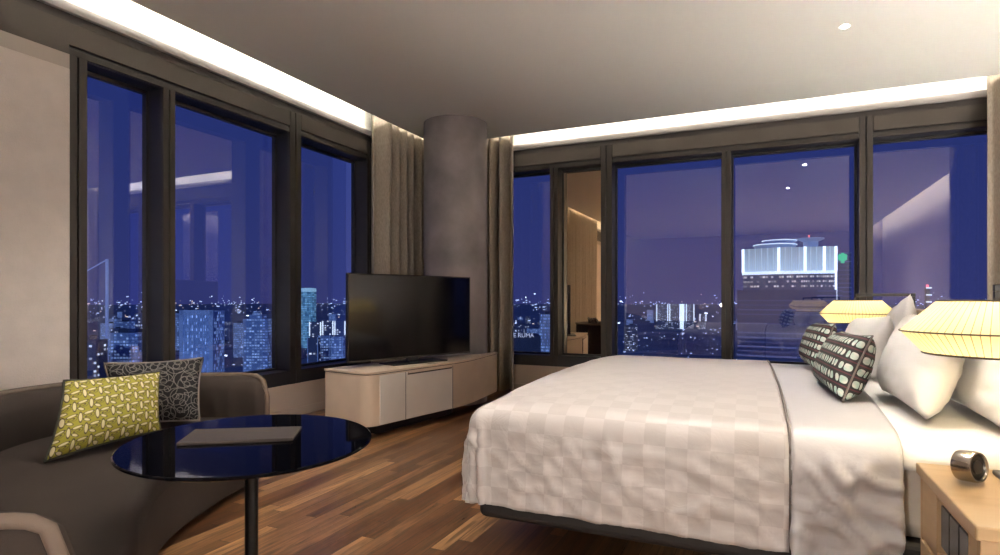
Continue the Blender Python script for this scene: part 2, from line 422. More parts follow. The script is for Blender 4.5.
def post(axis, a0, a1, z1, n, thick=True):
    bm = BM()
    frame_bar(bm, axis, a0, a1, .30, z1, .015, .205)
    p = struct('trim_%d' % n, bm, M['frame_dark'], bevel=.003)
    f = BM(); mid = (a0+a1)/2; e = .006
    frame_bar(f, axis, a0, mid-e, .30, z1, -.004, .016); frame_bar(f, axis, mid+e, a1, .30, z1, -.004, .016)
    obj('frame_face', f, M['frame'], p, bevel=.002)
    return p
window(1, 'L', 2.363, 2.89, 'narrow left window beside the fabric wall panel')
window(2, 'L', 2.985, 4.144, 'middle left window behind the sofa')
window(3, 'L', 4.285, 5.30, 'left window behind the television')
post('L', 2.25, 2.363, 2.63, 1); post('L', 2.89, 2.985, 2.63, 2); post('L', 4.144, 4.285, 2.884, 3); post('L', 5.30, 5.37, 2.884, 4)
window(4, 'R', -3.45, -2.31, 'right window beside the column curtain')
window(5, 'R', -2.212, -1.70, 'narrow bronze mirror panel between the windows', mirror=True)
window(6, 'R', -1.572, -.41, 'right window behind the bed foot')
window(7, 'R', -.323, .822, 'right window behind the bed centre')
window(8, 'R', .936, 2.06, 'right window behind the pillows')
post('R', -2.31, -2.212, 2.63, 5); post('R', -1.70, -1.572, 2.884, 6); post('R', -.41, -.323, 2.63, 7); post('R', .822, .936, 2.884, 8); post('R', 2.06, 2.13, 2.884, 9)
# sills and heads (bottom box of the frame)
bm = BM(); frame_bar(bm, 'L', LW0, LW1, .30, .425, .0, .205); struct('trim_sill_left', bm, M['frame_dark'], bevel=.004)
bm = BM(); frame_bar(bm, 'R', RW0, RW1, .30, .425, .0, .205); struct('trim_sill_right', bm, M['frame_dark'], bevel=.004)
bm = BM(); frame_bar(bm, 'L', LW0, LW1, 2.625, 2.884, .02, .205); struct('trim_head_left', bm, M['frame_dark'])
bm = BM(); frame_bar(bm, 'R', RW0, RW1, 2.625, 2.884, .02, .205); struct('trim_head_right', bm, M['frame_dark'])
# roller blinds wound up in front of the heads
def blind(axis, a0, a1, label):
    loc = (XL, (a0+a1)/2, 2.63) if axis == 'L' else ((a0+a1)/2, YR, 2.63)
    r = empty('roller_blind', loc, label=label, cat='roller blind', group='rolled up window blinds')
    bm = BM(); frame_bar(bm, axis, a0, a1, 2.69, 2.832, -.004, .03); obj('cassette', bm, M['blind'], r, bevel=.003)
    bm = BM(); frame_bar(bm, axis, a0, a1, 2.63, 2.672, .002, .03); obj('bottom_bar', bm, M['frame'], r, bevel=.004)
blind('L', 2.25, 4.142, 'long rolled up brown blind above the two left windows behind the sofa')
blind('L', 4.287, 5.298, 'short rolled up brown blind above the window behind the television')
blind('R', -3.44, -1.702, 'rolled up brown blind above the bronze mirror panel')
blind('R', -1.57, .82, 'long rolled up brown blind above the two middle windows behind the bed')
blind('R', .938, 2.058, 'rolled up brown blind above the window at the far right')

# column
bm = BM(); bmesh.ops.create_cone(bm, cap_ends=True, segments=96, radius1=.34, radius2=.34, depth=CH-.001)
bmesh.ops.translate(bm, verts=bm.verts, vec=(-3.03, 5.55, CH/2))
col = struct('column', bm, M['column'], smooth=True, sharp=40); col['label'] = 'round grey plaster column between the curtains'

# curtains
def curtain(path, label, amp, wl, z1=3.2, name='curtain', grp='full length beige curtains'):
    pts = crom([(x, y, 0) for x, y in path], 60)
    Ls = [0]
    for a, c in zip(pts, pts[1:]): Ls.append(Ls[-1] + (c-a).length)
    T = Ls[-1]; n = int(T/.012)
    def at(s):
        for i in range(len(Ls)-1):
            if Ls[i+1] >= s - 1e-9:
                t = (s-Ls[i])/max(1e-9, Ls[i+1]-Ls[i]); p = pts[i].lerp(pts[i+1], t); d = (pts[i+1]-pts[i]).normalized(); return p, Vector((-d.y, d.x, 0))
        return pts[-1], Vector((0, 0, 0))
    seed = random.random()*50
    def fn(i, j):
        s = i*T; p, nn = at(min(s, T-1e-6))
        ph = 2*PI*s/wl + 1.6*noise.noise((s*5+seed, 0, 0)); z = .015 + j*(z1-.015)
        a = amp*(1+.35*noise.noise((s*6+seed, z*.5, 3)))
        w = math.sin(ph)
        w = math.copysign(abs(w)**.6, w)
        return p + nn*(a*w + .012*noise.noise((s*9, z*1.2, seed)))
    bm = BM()
    def f2(i, j):
        p = fn(i, j); return Vector((p.x, p.y, .015 + j*(z1-.015)))
    grid(bm, f2, n, 14)
    o = obj(name, bm, M['curtain'], smooth=True, solid=.004)
    tag(o, label, 'curtain', grp)
    return o
curtain([(-3.80, 5.22), (-3.80, 5.6), (-3.80, 6.2)], 'beige curtain gathered left of the grey column', .095, .15)
curtain([(-3.62, 6.36), (-3.1, 6.36), (-2.665, 6.34)], 'beige curtain gathered right of the grey column', .09, .14)
curtain([(1.75, 6.34), (2.2, 6.36), (2.75, 6.36)], 'beige curtain at the far right edge of the windows', .065, .15)
curtain([(-3.80, 1.66), (-3.80, .5), (-3.80, -.7)], 'beige curtain on the left wall seen in the bronze mirror', .05, .14)

# ------------------------------------------------------------------ downlights
def downlight(x, y, power, label, first=[None]):
    if first[0] is None:
        r = empty('ceiling_downlight', (x, y, CH), label=label, cat='downlight', group='recessed ceiling downlights')
        bm = BM(); lathe(bm, [(.024, CH-.001), (.034, CH-.004), (.037, CH-.001), (.037, CH+.002), (.024, CH+.002), (.024, CH-.001)], 32, x, y); obj('trim_ring', bm, M['ceiling'], r, smooth=True)
        bm = BM(); lathe(bm, [(0, CH-.004), (.024, CH-.004), (.024, CH-.002), (0, CH-.002)], 24, x, y); obj('lens', bm, emis('downlight_lens', (1, .93, .8), 80), r)
        first[0] = r
    else:
        r = copy_tree(first[0]); r.location = (x, y, CH); r['label'] = label
    l = bpy.data.lights.new('downlight_beam', 'SPOT'); l.energy = power; l.spot_size = math.radians(105); l.spot_blend = .8
    l.shadow_soft_size = .05; l.color = (1, .90, .80)
    o = bpy.data.objects.new('downlight_beam', l); C.objects.link(o); o.location = (x, y, CH-.02)
DL = [(.50, 4.66, 60, 'small round downlight lit in the ceiling above the far pillows'),
      (.35, 2.85, 110, 'small round downlight above the near pillows, seen mirrored in the window'),
      (-.55, 2.6, 150, 'small round downlight above the bed foot'),
      (-.69, .9, 40, 'small round downlight above the open floor'),
      (-2.6, 2.72, 190, 'small round downlight above the floor between table and television'),
      (-3.1, .6, 35, 'small round downlight above the near end of the sofa')]
for x, y, p, lb in DL: downlight(x, y, p, lb)

def area(name, loc, rot, sx, sy, e, col):
    l = bpy.data.lights.new(name, 'AREA'); l.shape = 'RECTANGLE'; l.size = sx; l.size_y = sy; l.energy = e; l.color = col
    o = bpy.data.objects.new(name, l); C.objects.link(o); o.location = loc; o.rotation_euler = rot
    return o
WARM = (1, .87, .66)
M['globe'] = emis('fill_globe_opal', (1, .92, .84), 205)  # for added fill lamps out of view that lift the room's brightness
def fill_globe(x, y, label, z=.95, r_=.14):
    r = empty('fill_globe_lamp', (x, y, 0), label=label, cat='floor lamp', group='added fill globes outside the picture')
    bm = BM(); lathe(bm, [(0, 0), (.15, 0), (.15, .012), (.02, .03), (0, .03)], 40, x, y); obj('lamp_base', bm, M['black_metal'], r, smooth=True, sharp=40)
    bm = BM(); tube(bm, [(x, y, .02), (x, y, z-r_+.005)], .012, 12); obj('pole', bm, M['black_metal'], r, smooth=True)
    bm = BM(); bmesh.ops.create_uvsphere(bm, u_segments=32, v_segments=16, radius=r_); bmesh.ops.translate(bm, verts=bm.verts, vec=(x, y, z)); obj('lamp_globe', bm, M['globe'], r, smooth=True)
fill_globe(1.62, 1.0, 'added opal fill globe right of the camera near the bedside table', r_=.085)
fill_globe(1.85, -.8, 'added opal fill globe by the head wall behind the camera')
fill_globe(-.85, -1.5, 'added opal fill globe in the open room behind the camera')
def fill_can(x, y, e, label):  # added uplight out of view, brightens the ceiling
    r = empty('fill_uplighter', (x, y, 0), label=label, cat='floor uplighter', group='floor uplighters added outside the picture')
    bm = BM(); lathe(bm, [(0, 0), (.085, 0), (.09, .01), (.09, .20), (.082, .205), (.078, .20), (.075, .05), (0, .04)], 40, x, y); obj('lamp_can', bm, M['black_metal'], r, smooth=True, sharp=40)
    l = bpy.data.lights.new('fill_can_beam', 'SPOT'); l.energy = e; l.spot_size = math.radians(150); l.spot_blend = 1; l.shadow_soft_size = .07; l.color = (1, .93, .85)
    o = bpy.data.objects.new('fill_can_beam', l); C.objects.link(o); o.location = (x, y, .21); o.rotation_euler = (PI, 0, 0)
fill_can(2.30, 4.9, 290, 'added black fill uplighter behind the far end of the headboard')
fill_can(2.30, 2.9, 290, 'added black fill uplighter behind the near end of the headboard')
fill_can(2.1, .3, 250, 'added black fill uplighter at the foot of the head wall')
# LED strips on top of the ceiling edge, facing the pocket walls
area('cove_led_left', (CE+.15, (YB+CN)/2, CH+.10), (0, math.radians(-90), 0), .03, CN-YB-.1, 125, (1, .92, .76)).rotation_euler = (0, math.radians(90), 0)
area('cove_led_right', ((CE+CR)/2, CN-.15, CH+.10), (math.radians(90), 0, 0), CR-CE-.1, .03, 75, (1, .90, .74))
area('cove_led_head', (CR-.06, (YB+CN)/2, CH+.12), (0, math.radians(-90), 0), .06, CN-YB-.1, 190, (1, .87, .66))

# ------------------------------------------------------------------ bed
BX0, BX1, BY0, BY1 = -1.20, .84, 2.29, 4.60
bed = empty('bed', ((BX0+BX1)/2, (BY0+BY1)/2, 0), label='king size bed with black floating base and pale mattress', cat='bed')
obj('bed_plinth', box(BM(), BX0+.45, BX1-.05, BY0+.45, BY1-.45, 0, .135), M['black_matte'], bed)
obj('bed_base', box(BM(), BX0+.06, BX1, BY0+.0, BY1-.02, .135, .285), M['black_matte'], bed, bevel=.03, seg=4)
# mattress with rounded vertical corners
def rrect(x0, x1, y0, y1, r, n=8):
    out = []
    for cx, cy, a in ((x1-r, y0+r, -90), (x1-r, y1-r, 0), (x0+r, y1-r, 90), (x0+r, y0+r, 180)):
        for k in range(n+1):
            t = math.radians(a+90*k/n); out.append((cx+r*math.cos(t), cy+r*math.sin(t)))
    return out
bm = prism(BM(), rrect(BX0+.07, BX1, BY0+.03, BY1-.03, .09), .285, .60)
obj('mattress', bm, M['sheet'], bed, smooth=True, bevel=.055, seg=5, sharp=60)
hb = box(BM(), .84, .97, 1.55, 5.15, .0, 1.01)
obj('headboard', hb, M['headboard'], bed, bevel=.02, seg=3)
obj('headboard_cap', box(BM(), .835, .975, 1.545, 5.155, 1.005, 1.02), M['oak'], bed, bevel=.003)

def drape(x0, x1, y0, y1, ztop, crown, hem, r, foot, shear, wr, seed, nxf=.018, gap=0.):
    """cloth over the bed. sheet coordinates a (along y) and b (along x)."""
    D = ztop - hem                # overhang
    arc = r*PI/2
    La = (y1-y0-2*r) + 2*(arc + D - r)
    flen = (arc + D - r) if foot else 0
    Lb = (x1-x0-(r if foot else 0)) + flen
    na, nb = int(La/.014), max(6, int(Lb/.014))
    def hv(L):                    # overhang length -> horizontal, drop
        if L <= 0: return 0, 0
        if L < arc: t = L/r; return r*math.sin(t), r-r*math.cos(t)
        return r, r+(L-arc)
    W = y1-y0
    def fn(i, j):
        a = i*La; b = j*Lb
        s = arc+D-r
        oa, sa = (s-a, -1) if a < s else ((a-(La-s), 1) if a > La-s else (0, 0))
        ob = (flen-b) if (foot and b < flen) else 0
        y = y0+r if sa < 0 else (y1-r if sa > 0 else y0+r+(a-s))
        x = x0+r if ob > 0 else ((x0+r if foot else x0)+(b-flen))
        Lm = max(oa, ob)
        h, dz = hv(Lm)
        nx = ny = 0
        if Lm > 0:
            ang = math.atan2(ob, oa) if (oa > 0 and ob > 0) else (0 if oa > 0 else PI/2)
            ny, nx = sa*math.cos(ang), -math.sin(ang)
            # soft pull-out of the cloth at the corner of the bed
            h2 = h*(1+.25*math.sin(2*ang)) if (oa > 0 and ob > 0) else h
            y += ny*h2; x += nx*h2
        ty = min(1, max(0, (y-y0)/W)); tt = (2*ty-1)
        cr = crown*(1-abs(tt)**3.0)
        if foot: cr *= min(1, max(0, (x-x0)/.22))**.5 if x < x0+.22 else 1
        z = ztop - dz + cr*(1 if Lm <= 0 else max(0, 1-Lm/arc))
        if shear: x += -.032*(y-y0)*(j**3 if foot else (1-j))
        p = Vector((x, y, z))
        # wrinkles
        side = min(1, max(0, (Lm-arc*.4)/.12))
        n1 = noise.noise((a*2.3+seed, b*2.3, 0)); n2 = noise.noise((a*6+seed, b*7, 5)); 
        rd = (1-abs(noise.noise((a*5.2+b*2+seed, b*4.2-a*2.5, 2)))*2.2)**3 if True else 0
        rd2 = (1-abs(noise.noise((a*11+b*4+seed, b*6.0-a*2, 8)))*2.4)**3
        rd3 = (1-abs(noise.noise((a*13+b*6+seed, b*8-a*3, 4)))*2.4)**3
        d = wr*.45*side*rd3 + wr*(.9*n1+.35*n2) + side*wr*(1.0*rd+.9*rd2)
        flat = .012*n1 + .004*n2
        nrm = Vector((nx, ny, 0)) if Lm > arc else (Vector((nx*side, ny*side, 1)).normalized())
        p += nrm*(d*side + flat*(1-side)*.6)
        if foot and oa > 0 and ob > 0:   # hanging corner folds
            p += Vector((nx, ny, 0))*(.018*math.sin(ang*14)*min(1, max(0, Lm-arc)/.25))
        elif Lm > arc:
            p += Vector((nx, ny, 0))*(.022*((Lm-arc)/D)*(noise.noise((seed+(a+b*1.0 if ob > 0 else b)*3.1, 0, 9))))
        return p
    bm = BM()
    grid(bm, fn, na, nb, uvf=lambda i, j: (i*La, j*Lb))
    return bm, fn, La, Lb, na, nb
bm, fn, La, Lb, na, nb = drape(-1.170, .075, 2.265, 4.70, .612, .078, .21, .075, True, True, .012, 3.1)
sp = obj('bedspread', bm, M['check'], smooth=True, solid=.016)
tag(sp, 'pale checked bedspread draped over the foot two thirds of the bed', 'bedspread')
bm = BM(); tube(bm, [fn(i/na, 1.0)+Vector((.004, 0, .009)) for i in range(0, na+1)], .0055, 6)
obj('seam_piping', bm, M['piping'], sp, smooth=True)
bm, fn, La, Lb, na, nb = drape(.083, .405, 2.262, 4.66, .612, .052, .185, .085, False, True, .030, 11.7)
dv = obj('duvet', bm, M['duvet_white'], smooth=True, solid=.018)
tag(dv, 'glossy white creased duvet strip hanging beside the checked bedspread', 'duvet')
# top sheet from the duvet to the pillows
bm, fn, La, Lb, na, nb = drape(.40, .83, 2.275, 4.64, .608, .049, .53, .075, False, False, .006, 20.3)
ts = obj('bed_sheet', bm, M['bed_white'], smooth=True, solid=.006); tag(ts, 'smooth white bed sheet under the pillows', 'bed sheet')

# ------------------------------------------------------------------ pillows
def pillow_bm(c, t, pinch=.07, wr=.01, seed=0, n=30, sag=0, corner=.5):
    """c: four corners (bottom near, bottom far, top far, top near)."""
    P = [Vector(p) for p in c]
    nrm = (P[1]-P[0]).cross(P[3]-P[0]).normalized()
    w = ((P[1]-P[0]).length+(P[2]-P[3]).length)/2; h = ((P[3]-P[0]).length+(P[2]-P[1]).length)/2
    bm = BM(); uvl = bm.loops.layers.uv.verify()
    def base(s, q):
        s2 = s*(1-pinch*(1-abs(s)**4*1)*0 - pinch*(1-q*q)*abs(s)**3); q2 = q*(1-pinch*(1-s*s)*abs(q)**3)
        a, b = (s2+1)/2, (q2+1)/2
        return P[0]*(1-a)*(1-b)+P[1]*a*(1-b)+P[2]*a*b+P[3]*(1-a)*b
    def prof(s, q): return ((max(0, 1-abs(s)**2.6))*(max(0, 1-abs(q)**2.6)))**corner
    rows = {}
    for side in (1, -1):
        V = []
        for i in range(n+1):
            r = []
            for j in range(n+1):
                s, q = -1+2*i/n, -1+2*j/n
                if side < 0 and (i in (0, n) or j in (0, n)): r.append(rows[1][i][j]); continue
                f = prof(s, q)
                k = noise.noise((s*2.2+seed, q*2.2, side*3)); k2 = 1-abs(noise.noise((s*3.5+q+seed, q*3.5-s, side*5)))*2
                d = t/2*f*(1-.25*q*sag) + wr*(k*.9+k2*.5)*min(1, f*2)
                r.append(bm.verts.new(base(s, q)+nrm*side*d))
            V.append(r)
        rows[side] = V
        for i in range(n):
            for j in range(n):
                idx = ((i, j), (i+1, j), (i+1, j+1), (i, j+1))
                vs = [V[a][b] for a, b in idx]
                uv = [(a/n*w, b/n*h) for a, b in idx]
                if side < 0: vs = vs[::-1]; uv = uv[::-1]
                f = bm.faces.new(vs)
                for l, x in zip(f.loops, uv): l[uvl].uv = x
    edge = [rows[1][i][0].co.copy() for i in range(n)] + [rows[1][n][j].co.copy() for j in range(n)] + \
           [rows[1][n-i][n].co.copy() for i in range(n)] + [rows[1][0][n-j].co.copy() for j in range(n+1)]
    bmesh.ops.recalc_face_normals(bm, faces=bm.faces)
    return bm, edge
def pillow(name, c, t, m, label, cat, group=None, pipe=None, pr=.006, **k):
    bm, edge = pillow_bm(c, t, **k)
    o = obj(name, bm, m, smooth=True)
    tag(o, label, cat, group)
    if pipe:
        b2 = BM(); tube(b2, edge, pr, 8); obj('piping', b2, pipe, o, smooth=True)
    return o
def quad(cx, cy, zb, w, h, lean, yaw, roll=0):
    """corners of an upright pillow. faces -x turned by yaw; width runs along +y; lean pushes the top to +x."""
    e = Vector((math.sin(yaw), math.cos(yaw), 0)); back = Vector((math.cos(yaw), -math.sin(yaw), 0))
    up = (Vector((0, 0, 1))*math.cos(lean) + back*math.sin(lean))
    e, up = e*math.cos(roll)+up*math.sin(roll), up*math.cos(roll)-e*math.sin(roll)
    b = Vector((cx, cy, zb))
    return [b-e*w/2, b+e*w/2, b+e*w/2+up*h, b-e*w/2+up*h]
G = 'white bed pillows'
pillow('bed_pillow', [(.51, 2.47, .662), (.48, 3.12, .675), (.60, 3.16, 1.02), (.655, 2.56, 1.00)], .18, M['bed_white'], 'large white pillow behind the front patterned cushion', 'pillow', G, seed=1, wr=.012, sag=.5, corner=.52, pinch=.05)
pillow('bed_pillow', [(.705, 2.36, .655), (.70, 2.98, .67), (.775, 3.02, 1.00), (.785, 2.40, .97)], .12, M['bed_white'], 'white pillow against the headboard behind the nearest lamp shade', 'pillow', G, seed=4, wr=.012, sag=.5, corner=.52, pinch=.05)
pillow('bed_pillow', [(.50, 3.52, .675), (.45, 4.18, .675), (.52, 4.22, .97), (.585, 3.56, 1.0)], .18, M['bed_white'], 'white pillow behind the rear patterned cushion', 'pillow', G, seed=7, wr=.012, sag=.5, corner=.52, pinch=.05)
pillow('bed_pillow', [(.69, 3.72, .675), (.69, 4.36, .67), (.755, 4.42, 1.02), (.735, 3.90, 1.115)], .14, M['bed_white'], 'white pillow with a pointed corner rising beside the far lamp', 'pillow', G, seed=9, wr=.012, sag=.5, corner=.55, pinch=.05)
G = 'dark patterned cushions on the bed'
pillow('patterned_cushion', [(.285, 2.72, .672), (.245, 3.30, .678), (.345, 3.34, .925), (.395, 2.77, .935)], .17, M['dots'], 'black cushion with pale paired dots, the nearer of the two on the bed', 'cushion', G, pipe=M['piping'], pr=.004, seed=2, wr=.008, sag=.4)
pillow('patterned_cushion', [(.27, 3.74, .68), (.235, 4.32, .675), (.31, 4.38, .93), (.365, 3.86, .945)], .16, M['dots'], 'black cushion with pale dots, half hidden behind the nearer one', 'cushion', G, pipe=M['piping'], pr=.004, seed=5, wr=.008, sag=.4)

# ------------------------------------------------------------------ nightstand, clock, remote
NX0, NX1, NY0, NY1, NZ = .428, .835, 1.63, 2.20, .575
ns = empty('nightstand', ((NX0+NX1)/2, (NY0+NY1)/2, 0), label='light oak bedside table with a cut front corner and a socket niche', cat='bedside table')
def npoly(i, ch=.0): return [(NX0+i, NY0+i+.0), (NX1, NY0+i-.0), (NX1, NY1), (NX0+i, NY1)]
obj('table_top', prism(BM(), npoly(0), NZ-.032, NZ), M['oak'], ns, bevel=.004)
i = .012
sideb = BM()
box(sideb, NX0+i, NX1, NY0+i, NY0+i+.02, .05, NZ-.032)              # front
box(sideb, NX0+i, NX1, NY1-.02, NY1, .05, NZ-.032)
box(sideb, NX1-.02, NX1, NY0+i+.02, NY1-.02, .05, NZ-.032)
box(sideb, NX0+i, NX1-.02, NY0+i+.02, NY1-.02, .05, .07)
obj('carcass', sideb, M['oak_side'], ns, bevel=.002)
obj('niche_panel', box(BM(), NX0+i+.10, NX0+i+.12, NY0+i+.02, NY1-.02, .07, NZ-.032), M['oak_side'], ns)
fr = BM(); box(fr, NX0+i, NX0+i+.10, NY0+i+.02, NY0+.10, .36, NZ-.032); box(fr, NX0+i, NX0+i+.10, NY1-.19, NY1-.02, .36, NZ-.032)
box(fr, NX0+i, NX0+i+.10, NY0+.10, NY1-.19, NZ-.052, NZ-.032); box(fr, NX0+i, NX0+i+.10, NY0+i+.02, NY1-.02, .352, .37)
obj('niche_surround', fr, M['oak_side'], ns, bevel=.002)
dr = obj('drawer', box(BM(), NX0+i-.002, NX0+i+.018, NY0+i+.022, NY1-.022, .075, .345), M['oak_side'], ns, bevel=.003)
obj('plinth', box(BM(), NX0+.05, NX1-.02, NY0+.06, NY1-.04, 0, .05), M['black_matte'], ns)
M['socket'] = simple('socket_plate_dark', (.008, .009, .012), .25); M['socket_rim'] = simple('socket_rim_steel', (.25, .26, .28), .35, metal=.8)
sk = empty('socket_panel', (NX0+i+.03, 1.86, .45)); del ORG[sk.name]; sk.location = Vector((0, 0, 0)); sk.parent = ns
C.objects.unlink(sk); bpy.data.objects.remove(sk)
sk = obj('socket_panel', box(BM(), NX0+i+.012, NX0+i+.024, NY0+.105, NY1-.195, .385, .52), M['socket_rim'], ns, bevel=.002)
yy = NY0+.113; wd = (NY1-.195-.008-yy)/3
for k in range(3):
    obj('socket_module', box(BM(), NX0+i+.006, NX0+i+.014, yy+k*wd+.004, yy+(k+1)*wd-.004, .395, .51), M['socket'], sk, bevel=.002)
# clock
ck = empty('alarm_clock', (.565, 2.02, NZ), label='small round steel alarm clock lying on the oak bedside table', cat='alarm clock')
ck.rotation_euler = (0, 0, 0)
def cyl_to(bm, p, d, prof, seg=40):
    d = Vector(d).normalized(); s = d.cross(Vector((0,0,1))).normalized(); t = s.cross(d); p = Vector(p); rings = []
    for r, q in prof:
        rings.append([bm.verts.new(p+d*q+max(r, .0004)*(math.cos(2*PI*k/seg)*s+math.sin(2*PI*k/seg)*t)) for k in range(seg)])
    for a, c in zip(rings, rings[1:]):
        for k in range(seg): bm.faces.new((a[k], a[(k+1)%seg], c[(k+1)%seg], c[k]))
    bm.faces.new(rings[0][::-1]); bm.faces.new(rings[-1]); bmesh.ops.recalc_face_normals(bm, faces=bm.faces)
    return bm
cd = (.70, -.70, .10); cp = (.495, 2.03, NZ+.0435)
obj('clock_case', cyl_to(BM(), cp, cd, [(.036, 0), (.041, .004), (.042, .01), (.042, .045), (.040, .052), (.036, .052), (.034, .046)]), M['chrome'], ck, smooth=True, sharp=40)
fc = obj('clock_face', cyl_to(BM(), Vector(cp)+Vector(cd).normalized()*.044, cd, [(.0338, 0), (.0338, .003)]), M['clock_face'], ck)
obj('clock_dial_ring', cyl_to(BM(), Vector(cp)+Vector(cd).normalized()*.0465, cd, [(.018, 0), (.018, .003), (.015, .003)]), M['tvbody'], ck)
rm = obj('remote_control', box(BM(), .60, .64, 2.00, 2.14, NZ, NZ+.014), M['tvbody'], bevel=.004); tag(rm, 'slim black remote control beside the steel alarm clock', 'remote control')

# ------------------------------------------------------------------ bedside lamps
def lamp(cx, cy, label):
    r = empty('bedside_lamp', (cx, cy, 1.02), label=label, cat='lamp', group='bedside lamps with faceted cream shades')
    zc = 1.078; zm = .987; zb = .922
    prof = [(.143, zc), (.236, zm), (.178, zb)]
    bm = BM(); rings = []
    sg = 72
    for k, (rr, z) in enumerate(prof):
        rings.append([bm.verts.new((cx+rr*math.cos(2*PI*q/sg), cy+rr*math.sin(2*PI*q/sg), z)) for q in range(sg)])
    for a, c in zip(rings, rings[1:]):
        for q in range(sg): bm.faces.new((a[q], a[(q+1)%sg], c[(q+1)%sg], c[q]))
    obj('lamp_shade', bm, M['shade'], r, smooth=True, sharp=20)
    bm = BM()
    for rr, z in prof:
        tube(bm, [(cx+(rr+.001)*math.cos(2*PI*q/sg), cy+(rr+.001)*math.sin(2*PI*q/sg), z) for q in range(sg+1)], .0032 if z != zm else .0026, 6, cap=False)
    for q in range(4):
        a = PI/2*q; tube(bm, [(cx, cy, zc), (cx+.143*math.cos(a), cy+.143*math.sin(a), zc)], .003, 6)
    obj('wire_frame', bm, M['lamp_wire'], r)
    bm = BM(); s = .009
    box(bm, cx-.01, .92, cy-s, cy+s, 1.105, 1.125); box(bm, cx-.01, cx+.012, cy-s, cy+s, 1.06, 1.105); box(bm, .90, .92, cy-s, cy+s, 1.02, 1.105)
    obj('bracket_arm', bm, M['black_metal'], r, bevel=.002)
    bm = BM(); lathe(bm, [(0, 1.06), (.014, 1.06), (.014, 1.03), (0, 1.03)], 20, cx, cy); hd = obj('bulb_holder', bm, M['black_metal'], r)
    bm = BM(); lathe(bm, [(0, 1.03), (.012, 1.028), (.026, 1.005), (.026, .985), (.015, .97), (0, .965)], 24, cx, cy)
    obj('bulb', bm, emis('frosted_bulb', (1, .80, .5), 16), r, smooth=True)
    l = bpy.data.lights.new('bulb_light', 'POINT'); l.energy = 13; l.color = (1, .80, .50); l.shadow_soft_size = .045
    o = bpy.data.objects.new('bulb_light', l); C.objects.link(o); o.location = (cx, cy, .99)
    return r
M['bulb'] = None
lamp(.615, 2.145, 'pleated cream bedside lamp, large in front of the pillows above the oak table')
lamp(.585, 4.74, 'pleated cream bedside lamp on the far side of the bed by the window')

# ------------------------------------------------------------------ television and its cabinet
def rpoly(pts, rad, n=8):
    out = []; m_ = len(pts)
    for i, p in enumerate(pts):
        p = Vector(p); a = Vector(pts[i-1]); c = Vector(pts[(i+1) % m_]); r = rad[i]
        if not r: out.append((p.x, p.y)); continue
        p1 = p+(a-p).normalized()*r; p2 = p+(c-p).normalized()*r
        for k in range(n+1):
            t = k/n; q = p1*(1-t)**2+p*2*t*(1-t)+p2*t*t; out.append((q.x, q.y))
    return out
CB = [(-3.28, 3.76), (-2.76, 3.66), (-2.525, 4.86), (-2.615, 5.74), (-2.665, 5.76), (-2.675, 5.50), (-2.79, 5.26), (-2.98, 5.05)]
CR_ = [.03, .12, .25, .02, 0, 0, 0, 0]
cabp = rpoly(CB, CR_)
def inset(poly, d):
    n = len(poly); out = []
    for i in range(n):
        p = Vector(poly[i]); a = (p-Vector(poly[i-1])); c = (Vector(poly[(i+1) % n])-p)
        if a.length < 1e-6: a = c
        if c.length < 1e-6: c = a
        t = (a.normalized()+c.normalized()).normalized(); out.append((p.x-t.y*d, p.y+t.x*d))
    return out
cab = empty('television_cabinet', (-2.9, 4.5, 0), label='low cream television cabinet with rounded front corners in front of the column', cat='cabinet')
obj('cabinet_top', prism(BM(), cabp, .505, .522), M['cab_veneer'], cab, bevel=.003)
obj('cabinet_body', prism(BM(), inset(cabp, .008), .10, .498), M['cab_veneer'], cab)
obj('top_shadow_gap', prism(BM(), inset(cabp, .014), .498, .505), M['gap'], cab)
obj('cabinet_plinth', prism(BM(), inset(rpoly([(-3.15, 3.95), (-2.86, 3.9), (-2.72, 4.9), (-2.80, 5.1), (-3.0, 4.9)], [0]*5), 0), 0, .10), M['black_matte'], cab)
# doors follow the front line
fl = [Vector((x, y, 0)) for x, y in cabp]
fa = Vector(CB[1]); fb = Vector(CB[2]); fd = (fb-fa).normalized(); fn_ = Vector((fd.y, -fd.x))
def door(s0, s1, name, m=M['cab_white']):
    a = fa+fd*s0; c = fa+fd*s1; o1 = fn_*.004; o2 = -fn_*.012
    return obj(name, prism(BM(), [tuple(a+o2), tuple(a+o1), tuple(c+o1), tuple(c+o2)][::-1], .105, .488), m, cab, bevel=.002)
Lf = (fb-fa).length
door(.13, .405, 'cabinet_door')
d2 = door(.412, 1.0, 'drawer')
for s_ in (.4085, 1.006):
    a = fa+fd*s_; obj('door_gap_shade', prism(BM(), [tuple(a-fd*.0035-fn_*.01), tuple(a-fd*.0035+fn_*.0015), tuple(a+fd*.0035+fn_*.0015), tuple(a+fd*.0035-fn_*.01)][::-1], .105, .488), M['gap'], cab)  # dark strips painted in for the shade between the fronts
obj('handle_painted_shadow', prism(BM(), [tuple(fa+fd*.43), tuple(fa+fd*.43+fn_*.0055), tuple(fa+fd*.99+fn_*.0055), tuple(fa+fd*.99)][::-1], .466, .477), M['gap'], cab)  # dark strip painted in as the shadow under the handle rail
a = fa+fd*.43; c = fa+fd*.99
bm = prism(BM(), [tuple(a), tuple(a+fn_*.014), tuple(c+fn_*.014), tuple(c)][::-1], .478, .490); obj('handle_rail', bm, M['cab_veneer'], d2, bevel=.002)

